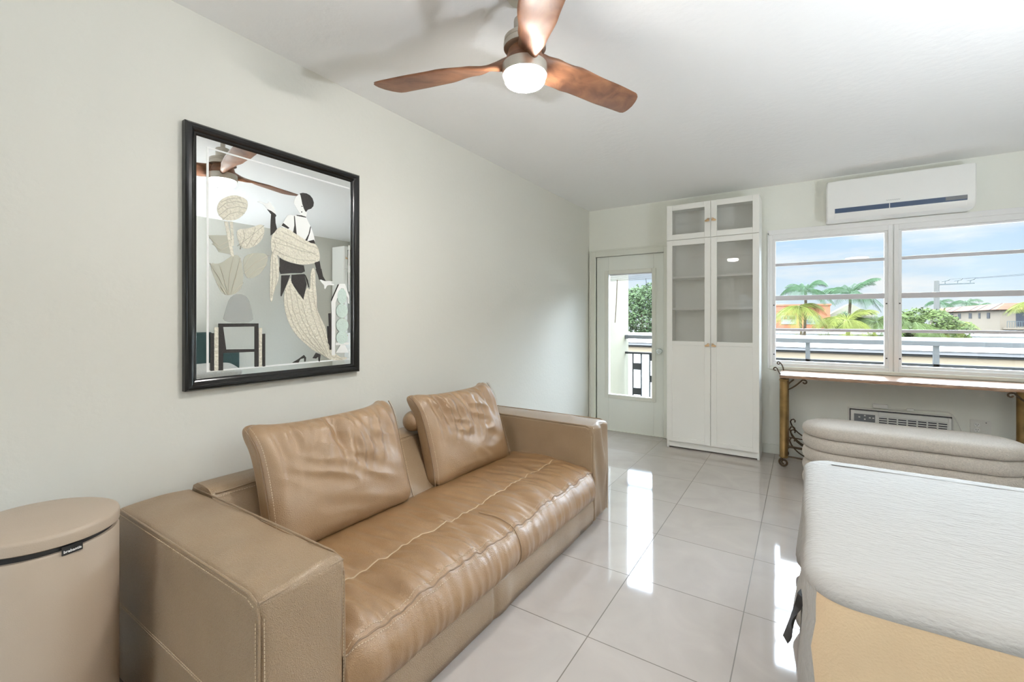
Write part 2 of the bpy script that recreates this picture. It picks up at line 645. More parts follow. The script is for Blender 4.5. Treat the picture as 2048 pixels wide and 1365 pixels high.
struct('baseboard_back', MB().box(1.765, XR, YB - 0.014, YB, 0, 0.088), M['trim'], 'painted baseboard under the window', 'baseboard', bevel=0.003)
struct('baseboard_left', MB().box(0, 0.014, YR, YB, 0, 0.088), M['trim'], 'painted baseboard behind the sofa', 'baseboard', bevel=0.003)
struct('baseboard_right', MB().box(XR - 0.014, XR, YR, YB, 0, 0.088), M['trim'], 'painted baseboard behind the bed', 'baseboard', bevel=0.003)

# glazed door
b = MB()
b.box(0.012, DX0, YB - 0.022, YB + 0.05, 0, 2.045).box(DX1, 0.925, YB - 0.022, YB + 0.05, 0, 2.045).box(DX0, DX1, YB - 0.022, YB + 0.05, DZ1, 2.045)
b.box(0.012, 0.03, YB - 0.03, YB - 0.02, 0, 2.045).box(0.03, 0.925, YB - 0.03, YB - 0.02, 2.027, 2.045)
b.box(DX0, DX1, YB - 0.004, YB + T, 0.0, 0.006).box(DX0, DX1, YB + 0.051, YB + 0.062, 0.0, 0.02)
struct('trim_1', b, M['trim'], 'painted casing around the glazed door', 'door trim', bevel=0.004)
door = thing('door_1', (0.47, YB + 0.03, 0.0), 'pale green balcony door with a tall glass pane', 'door', kind='structure')
b = MB()
gx0, gx1, gz0, gz1 = 0.235, 0.739, 0.41, 1.775
dy0, dy1 = YB + 0.008, YB + 0.05
b.box(0.09, gx0, dy0, dy1, 0.004, 1.9665).box(gx1, 0.845, dy0, dy1, 0.004, 1.9665)
b.box(gx0, gx1, dy0, dy1, 0.004, gz0).box(gx0, gx1, dy0, dy1, gz1, 1.9665)
b.build('door_leaf', M['door'], door, bevel=0.003)
MB().frame(0.192, 0.765, 0.365, 1.808, YB - 0.006, YB + 0.012, 0.044).build('glazing_frame', M['trim'], door, bevel=0.005)
MB().box(gx0 - 0.005, gx1 + 0.005, YB + 0.028, YB + 0.033, gz0 - 0.005, gz1 + 0.005).build('door_glass', M['glass'], door)
bl = MB()
for k in range(9):
    z = 1.69 + k * 0.0075
    bl.box(gx0 + 0.012, gx1 - 0.004, YB + 0.010, YB + 0.026, z, z + 0.0028)
bl.box(gx0 + 0.008, gx1 - 0.002, YB + 0.009, YB + 0.027, 1.755, 1.772)
blind = bl.build('raised_blind', M['alu_bar'], door)
plabel(blind, 'grey mini blind raised to the top of the door glass')
MB().tube([(0.335, YB + 0.006, 1.70), (0.325, YB + 0.005, 1.45), (0.310, YB + 0.005, 1.22)], 0.0042, 8).build('blind_wand', M['seam'], blind)
MB().tube([(0.655, YB + 0.006, 1.70), (0.675, YB + 0.005, 1.52), (0.722, YB + 0.006, 1.30)], 0.0022, 6).build('blind_cord', M['rail_plate'], blind)
kb = MB(Matrix.Translation((0.806, YB + 0.006, 0.918)) @ Matrix.Rotation(PI / 2, 4, 'X'))
kb.lathe([(0.0, 0.062), (0.016, 0.062), (0.026, 0.052), (0.029, 0.042), (0.024, 0.030), (0.012, 0.022), (0.012, 0.006), (0.026, 0.004), (0.026, 0.0)], n=14)
kb.build('door_knob', M['crystal'], door, sharp=20)


# the window: two bays of four panes
def window_bay(idx, x0, x1, label):
    w = thing('window_%d' % idx, ((x0 + x1) / 2, YB + 0.05, WZ0), label, 'window', kind='structure')
    ya, yb = YB - 0.012, YB + 0.055
    MB().frame(x0, x1, WZ0, WZ1, ya, yb, 0.030, 0.030, 0.05).build('window_frame', M['alu'], w, bevel=0.003)
    fx0, fx1 = x0 + 0.030, x1 - 0.030
    MB().frame(fx0, fx1, WZ0 + 0.03, WZ1 - 0.05, YB + 0.008, YB + 0.045, 0.022, 0.022, 0.014).build('sash', M['alu'], w, bevel=0.002)
    for (z0, z1) in ((1.752, 1.780), (1.433, 1.478), (1.146, 1.172)):
        MB().box(fx0 + 0.02, fx1 - 0.02, YB + 0.012, YB + 0.04, z0, z1).build('pane_bar', M['alu_bar'], w, bevel=0.003)
    MB().box(fx0 + 0.005, fx1 - 0.005, YB + 0.026, YB + 0.030, WZ0 + 0.035, WZ1 - 0.052).build('pane', M['glass'], w)
    sc = MB()
    for z in (0.93, 1.39):
        for xx in (fx0 + 0.009, fx1 - 0.009):
            sc.box(xx - 0.005, xx + 0.005, YB + 0.004, YB + 0.009, z - 0.005, z + 0.005)
    sc.build('sash_screw', M['gap'], w)
    return w


window_bay(1, 1.815, 2.708, 'left window bay with four stacked panes above the bronze desk')
window_bay(2, 2.715, 3.615, 'right window bay with four stacked panes below the air conditioner')
struct('trim_2', MB().box(1.803, 1.818, YB - 0.02, YB, 0.80, 2.068).box(1.803, 3.64, YB - 0.02, YB, 2.046, 2.09).box(3.612, 3.64, YB - 0.02, YB, 0.80, 2.068).box(2.7075, 2.7155, YB + 0.0, YB + 0.05, 0.82, 2.05), M['alu'], 'white trim around the window', 'window trim', bevel=0.003)
struct('trim_3', MB().box(1.818, 3.64, YB - 0.030, YB + 0.0, 0.790, 0.822), M['trim'], 'painted window sill behind the desk', 'window sill', bevel=0.006)
w3 = thing('window_3', ((RX0 + RX1) / 2, YR, RZ0), 'louvred window behind the camera, mirrored in the cabinet glass', 'window', kind='structure')
MB().frame(RX0, RX1, RZ0, RZ1, YR - 0.06, YR + 0.015, 0.04).build('window_frame', M['alu'], w3, bevel=0.003)
for k in range(3):
    z = RZ0 + 0.23 * (k + 1)
    MB().box(RX0 + 0.04, RX1 - 0.04, YR - 0.04, YR - 0.01, z - 0.012, z + 0.012).build('pane_bar', M['alu_bar'], w3)
MB().box(RX0 + 0.02, RX1 - 0.02, YR - 0.03, YR - 0.026, RZ0 + 0.02, RZ1 - 0.02).build('pane', M['glass'], w3)

# one flush ceiling lamp added for fill light, behind the camera
lx, ly = 3.0, -1.5
t = thing('ceiling_fill', (lx, ly, H - 0.09), 'added flush round fill lamp behind the camera', 'fill light')
MB().lathe([(0.0, 0.0), (0.21, 0.0), (0.21, -0.028), (0.19, -0.03), (0.19, -0.01), (0.0, -0.01)], (lx, ly, H), 40).build('housing', M['nickel'], t)
MB().lathe([(0.19, -0.03), (0.185, -0.05), (0.15, -0.068), (0.08, -0.08), (0.0, -0.083)], (lx, ly, H), 40).build('diffuser', M['ceil_fill'], t)

# two added uplights, not seen in the room, bouncing fill off the ceiling
for i, (lx, ly, dz) in enumerate(((1.3, -1.2, 0.0), (3.78, 1.12, -0.75))):
    t = thing('fill_uplight', (lx, ly, 0), 'added nickel fill uplight out of the picture, ' + ('by the sofa wall' if i == 0 else 'beside the bed head'), 'floor lamp', 'added fill uplights')
    MB().lathe([(0.0, 0.0), (0.15, 0.0), (0.15, 0.012), (0.13, 0.022), (0.02, 0.03), (0.0, 0.03)], (lx, ly, 0), 36).build('base', M['nickel'], t)
    MB().lathe([(0.0, 0.02), (0.013, 0.02), (0.013, 1.66 + dz), (0.0, 1.66 + dz)], (lx, ly, 0), 16).build('pole', M['nickel'], t)
    MB().lathe([(0.0, 1.645 + dz), (0.03, 1.65 + dz), (0.10, 1.675 + dz), (0.16, 1.72 + dz), (0.185, 1.77 + dz), (0.180, 1.77 + dz), (0.15, 1.722 + dz), (0.09, 1.69 + dz), (0.0, 1.68 + dz)], (lx, ly, 0), 40).build('bowl', M['nickel'], t)
    MB().lathe([(0.0, 1.742 + dz), (0.155, 1.742 + dz), (0.155, 1.735 + dz), (0.0, 1.735 + dz)], (lx, ly, 0), 32).build('fill_disc', M['uplight_fill'] if i == 0 else M['uplight_fill_bright'], t)


# ------------------------------------------------------------------ leather sofa
def add_stitch(mb, pts, step=0.0095, dash=0.006, r=0.0009, off=None):
    """a row of short thread dashes along a polyline"""
    pts = [Vector(p) for p in pts]
    acc = 0.0
    for a, c in zip(pts[:-1], pts[1:]):
        L = (c - a).length
        if L < 1e-6:
            continue
        d = (c - a) / L
        s = d.orthogonal().normalized() * r
        w = d.cross(s).normalized() * r
        t = acc
        while t < L:
            m = a + d * min(t + dash / 2, L)
            mb.obox(m, d * (dash / 2), s, w)
            t += step
        acc = t - L


SX0, SXF = 0.045, 1.0          # back and front of the sofa
A1, A2, A3, A4 = 0.555, 0.795, 2.565, 2.805      # arms along the wall
AH = 0.60
sofa = thing('leather_sofa', (0.52, 1.68, 0.0), 'tan leather two seat sofa with square arms against the long wall', 'sofa')


def arm(ya, yb, seed, crumple):
    hx, hy, hz = (SXF - SX0) / 2, (yb - ya) / 2, AH / 2 - 0.005

    def disp(p, u, n):
        w = 0.0
        top = smooth01((u[2] - 0.5) * 2)
        p = Vector(p)
        p.z += 0.008 * top * (1 - u[1] ** 2)
        p += n * 0.0035 * nz(p.x * 5 + seed, p.y * 5, p.z * 5)
        if n.x > 0.5:
            fr = n.x * (1 - min(1, abs(u[1])) ** 4)
            p.x += 0.012 * fr * (1 - u[2] ** 4)
            p.x += crumple * fr * nz(p.y * 9 + seed, p.z * 5 + p.y * 9, seed)
        if n.z > 0.5:
            p.z += 0.006 * n.z * nz(p.x * 9 + p.y * 5, p.y * 6, seed + 3.0)
        if abs(n.y) > 0.5:
            p.y += 0.006 * nz(p.x * 3, p.z * 3 + seed, 2.0) * n.y
        return p
    mb = MB().rbox(((SX0 + SXF) / 2, (ya + yb) / 2, hz + 0.006), (hx, hy, hz), 0.022, (44, 18, 30), 4, disp)
    o = mb.build('armrest', M['leather'], sofa, weld=True, sharp=60)
    sm, st = MB(), MB()
    # welts along the outer and inner top edges, down the front edges and across the top of the front
    for yy, sg in ((ya, -1), (yb, 1)):
        e1 = [(SX0 + 0.03, yy - sg * 0.004, AH - 0.004 + 0.002), (0.5, yy - sg * 0.004, AH - 0.001), (SXF - 0.05, yy - sg * 0.004, AH - 0.002),
              (SXF - 0.018, yy - sg * 0.004, AH - 0.014), (SXF - 0.004, yy - sg * 0.004, AH - 0.045), (SXF - 0.002, yy - sg * 0.003, 0.30), (SXF - 0.003, yy - sg * 0.004, 0.02)]
        sm.tube(e1, 0.0034, 8)
        st.v = st.v
        add_stitch(st, [(p[0] - 0.003, p[1] + sg * 0.0045, p[2] - 0.011) for p in e1[:4]])
        add_stitch(st, [(SXF - 0.012, yy + sg * 0.0005, 0.54), (SXF - 0.012, yy + sg * 0.0005, 0.02)])
        add_stitch(st, [(SXF + 0.0035, yy - sg * 0.012, 0.55), (SXF + 0.007, yy - sg * 0.012, 0.30), (SXF + 0.0035, yy - sg * 0.012, 0.02)])
    sm.tube([(SXF - 0.006, ya + 0.004, AH - 0.012), (SXF + 0.000, (ya + yb) / 2, AH - 0.006), (SXF - 0.006, yb - 0.004, AH - 0.012)], 0.0026, 8)
    sm.build('welt', M['leather'], o)
    out_y = ya if seed < 5 else yb
    sg = -1 if seed < 5 else 1
    for dz in (0.0, 0.008):
        add_stitch(st, [(SX0 + 0.03, out_y + sg * 0.0025, 0.277 + dz), (0.5, out_y + sg * 0.003, 0.278 + dz), (SXF - 0.03, out_y + sg * 0.0025, 0.274 + dz)])
    st.build('stitching', M['stitch'], o, smooth=False)
    return o


plabel(arm(A1, A2, 1.3, 0.010), 'near armrest with a smooth square front')
plabel(arm(A3, A4, 7.7, 0.045), 'far armrest with a crumpled front')

# low back with a slanted front
rows = []
for i in range(90):
    t = i / 89
    y = A2 - 0.004 + (A3 - A2 + 0.008) * t
    prof = [(0.05, 0.03), (0.047, 0.30), (0.05, 0.575), (0.065, 0.607), (0.10, 0.622), (0.15, 0.622), (0.19, 0.616), (0.213, 0.604), (0.224, 0.585),
            (0.25, 0.54), (0.30, 0.47), (0.36, 0.39), (0.40, 0.33), (0.40, 0.03)]
    rows.append([(px + 0.004 * nz(y * 4, pz * 6, 4.0), y, pz + (0.005 * nz(y * 5, px * 6, 1.0) if pz > 0.4 else 0)) for px, pz in prof])
bk = MB().sweep(rows).build('low_back', M['leather'], sofa, sharp=70)
st = MB()
sm = MB().tube([(0.2165, A2 + 0.01 + i * 0.05, 0.6025 + 0.004 * nz((A2 + 0.01 + i * 0.05) * 5, 1.3, 1.0)) for i in range(36)], 0.003, 6)
add_stitch(st, [(0.226, A2 + 0.02 + i * 0.05, 0.591) for i in range(35)])
sm.build('welt', M['leather'], bk)
st.build('stitching', M['stitch'], bk, smooth=False)

# one long seat cushion with a seam along it and a short seam across its front
SEAT = [(0.36, 0.150), (0.36, 0.34), (0.42, 0.356), (0.50, 0.362), (0.56, 0.365), (0.62, 0.366), (0.68, 0.366), (0.72, 0.365), (0.745, 0.362), (0.757, 0.359), (0.77, 0.362),
        (0.80, 0.365), (0.84, 0.366), (0.88, 0.364), (0.92, 0.359), (0.95, 0.352), (0.975, 0.343), (0.990, 0.335), (0.998, 0.329), (1.006, 0.322),
        (1.022, 0.303), (1.034, 0.282), (1.042, 0.258), (1.045, 0.232), (1.042, 0.206), (1.032, 0.184), (1.016, 0.166), (0.99, 0.152)]


def seat_pt(px, pz, y):
    e0 = min(y - A2, A3 - y)
    end = 1 - smooth01(e0 / 0.07)
    x, z = px, pz
    topw = smooth01((pz - 0.30) / 0.04)
    wr = 0.0
    # soft creases that run from back to front
    c1 = nz(y * 15 + px * 4.0, px * 3.0, 0.3)
    c2 = nz(y * 27 - px * 5.0, px * 5.0, 5.1)
    amt = smooth01((px - 0.45) / 0.15)
    c3 = nz(y * 46 - px * 9.0, px * 8.0, 7.7)
    wr = (0.014 * c1 + 0.010 * c2 + 0.003 * c3) * amt * (1.0 + 0.35 * smooth01((px - 0.76) / 0.06))
    mid = math.exp(-((y - 1.67) / 0.022) ** 2) * smooth01((px - 0.75) / 0.06)
    z += topw * (wr - 0.010 * mid - 0.012 * end * smooth01((px - 0.5) / 0.4))
    z += topw * 0.010 * math.sin(PI * (y - A2) / (A3 - A2)) * (0.4 + 0.6 * math.sin(6.2 * (y - 0.9)))
    if px > 0.99:
        fr = smooth01((px - 0.99) / 0.04)
        x += fr * (0.006 * nz(y * 20, pz * 4, 9.0) + 0.004 * nz(y * 44, pz * 6, 2.0) - 0.012 * mid - 0.035 * end)
        z += fr * end * 0.01
    return (x, y, z)


rows = []
NS = 300
for i in range(NS + 1):
    y = A2 - 0.002 + (A3 - A2 + 0.004) * i / NS
    rows.append([seat_pt(px, pz, y) for px, pz in SEAT])
seat = MB().sweep(rows).build('seat_cushion', M['leather_seat'], sofa, sharp=80)
plabel(seat, 'long seat cushion with a pale seam along its top')
sm, st = MB(), MB()
ys = [A2 + 0.004 + (A3 - A2 - 0.008) * i / 150 for i in range(151)]
la = [Vector(seat_pt(0.757, 0.3602, y)) + Vector((0, 0, 0.0008)) for y in ys]
flat = MB()
for a, c in zip(la[:-1], la[1:]):
    d = Vector((0.0024, 0, 0))
    flat.add([a - d, a + d, c + d, c - d, a - d - Vector((0, 0, .003)), a + d - Vector((0, 0, .003)), c + d - Vector((0, 0, .003)), c - d - Vector((0, 0, .003))],
             [(0, 1, 2, 3), (4, 7, 6, 5), (0, 4, 5, 1), (2, 6, 7, 3), (0, 3, 7, 4), (1, 5, 6, 2)])
flat.build('long_seam', M['stitch'], seat)
sm.tube([Vector(seat_pt(0.998, 0.330, y)) + Vector((0.0003, 0, 0.0)) for y in ys], 0.0027, 6)
add_stitch(st, [Vector(seat_pt(0.984, 0.339, y)) + Vector((0.0, 0, 0.0006)) for y in ys])
add_stitch(st, [Vector(seat_pt(1.008, 0.3205, y)) + Vector((0.0008, 0, 0.0006)) for y in ys])
cross = [Vector(seat_pt(px, pz, 1.67)) + Vector((0.0006, 0, 0.0006)) for px, pz in SEAT if px >= 0.79 and pz > 0.155]
sm.tube(cross, 0.0022, 6)
add_stitch(st, [p + Vector((0, 0.009, 0.0012)) for p in cross])
sm.build('front_welt', M['seam'], seat)
st.build('stitching', M['stitch'], seat, smooth=False)

# base panel
rows = []
for i in range(150):
    y = A2 - 0.002 + (A3 - A2 + 0.004) * i / 149
    cr = 0.006 * nz(y * 7, 1.0, 8.0) + 0.012 * math.exp(-((y - 1.585) / 0.05) ** 2) - 0.008 * math.exp(-((y - 1.52) / 0.012) ** 2)
    rows.append([(0.42, y, 0.012), (0.42, y, 0.17), (0.95, y, 0.17), (0.985 + cr * .4, y, 0.165), (0.998 + cr, y, 0.14), (1.004 + cr, y, 0.09), (1.002 + cr, y, 0.04), (0.994 + cr * .5, y, 0.004), (0.97, y, 0.004)])
base = MB().sweep(rows).build('base_panel', M['leather'], sofa, sharp=80)
st = MB()
add_stitch(st, [(0.990, 1.512, 0.155), (0.9985, 1.512, 0.12), (1.002, 1.512, 0.08), (0.998, 1.512, 0.03)])
st.build('stitching', M['stitch'], base, smooth=False)


def pillow(name, label, yc, w, h, t, base_x, base_z, lean, seed, turn=0.0, group=None, folds=1.0, lump=None):
    root = thing(name, (base_x, yc, base_z), label, 'cushion', group)
    lm = Matrix.Translation((base_x, yc, base_z)) @ Matrix.Rotation(turn, 4, 'Z') @ Matrix.Rotation(-lean, 4, 'Y') @ Matrix.Translation((0, 0, h / 2))

    def disp(p, u, n):
        p = Vector(p)
        ux, uz = u[1], u[2]
        face = abs(n.x)
        sg = 1 if p.x > 0 else -1
        bulge = (1 - min(1, abs(ux)) ** 2.4) * (1 - min(1, abs(uz)) ** 2.4)
        base_t = 0.42 + 0.58 * bulge ** 0.55 if bulge > 0 else 0.42
        p.x *= base_t
        # pinched sides, drawn out corners, sagging bottom
        corner = (abs(ux) * abs(uz)) ** 5
        p.y *= 1 - 0.035 * (1 - uz ** 2) + 0.02 * corner
        p.z *= 1 - 0.045 * (1 - ux ** 2) * (1 if uz > 0 else 0.25) + 0.02 * corner
        if uz > 0:
            p.x -= 0.075 * corner * uz
            p.z += 0.030 * corner
            p.y *= 1 + 0.02 * corner
            ear = (abs(ux) * uz) ** 14 * (1.0 if u[0] < 0 else 0.25)
            p.z += 0.055 * ear
            p.y *= 1 + 0.05 * ear
            p.x -= 0.02 * ear
        # folds fall from the top edge and fade towards the middle
        xx = ux * w * 0.5
        fall = smooth01((uz + 0.35 + 0.35 * nz(xx * 6 + seed, 1.0)) / 1.0) * smooth01((1 - abs(ux)) * 4)
        f1 = nz((xx + 0.05 * uz * uz - 0.03 * uz) * 19 + seed, uz * 0.7, seed)
        f2 = nz((xx - 0.06 * uz) * 36 + seed, uz * 1.0, seed + 4)
        p.x += folds * sg * face * fall * (0.030 * (0.25 - math.sqrt(f1 * f1 + 0.002) * 1.6) + 0.006 * f2)
        d1 = nz(ux * 1.8 + seed, uz * 1.6, seed + 9)
        d2 = nz((ux * 0.8 + uz) * 3.0 + seed, (ux - uz) * 1.2, seed + 2)
        p.x += folds * sg * face * bulge * (0.008 * d1 + 0.018 * (0.2 - math.sqrt(d2 * d2 + 0.004)))
        return p
    mb = MB(lm).rbox((0, 0, 0), (t / 2, w / 2, h / 2), t * 0.30, (6, 84, 70), 6, disp)
    if lump:
        mb.rbox((-t * 0.38, lump[0], lump[1]), (t * 0.30, lump[2], lump[3]), t * 0.28, (4, 12, 8), 5)
    o = mb.build('cushion_body', M['leather_pillow'], root, weld=True, sharp=80)
    # double row of stitches beside the side seams, and the seam welts
    for sy in (-1, 1):
        st, sm = MB(lm), MB(lm)
        line, l2 = [], []
        for i in range(41):
            uz = -0.96 + 1.88 * i / 40
            p = disp(Vector((t / 2 * 0.62, sy * w / 2 * 0.992, uz * h / 2)), Vector((0.62, sy * 0.99, uz)), Vector((0.35, sy * 0.9, 0)))
            line.append(p + Vector((0.0, sy * 0.0015, 0)))
            q = disp(Vector((t / 2 * 0.92, sy * w / 2 * 0.962, uz * h / 2)), Vector((0.92, sy * 0.962, uz)), Vector((0.8, sy * 0.5, 0)))
            l2.append(q + Vector((0.0015, sy * 0.0015, 0)))
        sm.tube(line, 0.0022, 6)
        add_stitch(st, l2)
        sm.build('seam', M['seam'], o)
        st.build('stitching', M['stitch'], o, smooth=False)
    return root


pillow('leather_cushion', 'wide tan leather back cushion at the near end of the sofa, below the mirror', 1.258, 0.715, 0.50, 0.21, 0.402, 0.350, R(17), 2.4, 0.0, 'leather back cushions on the sofa')
pillow('leather_cushion', 'creased tan leather back cushion beside the far armrest', 2.128, 0.685, 0.50, 0.21, 0.412, 0.346, R(18), 6.3, R(-2), 'leather back cushions on the sofa', 1.25, (-0.30, 0.125, 0.05, 0.05))

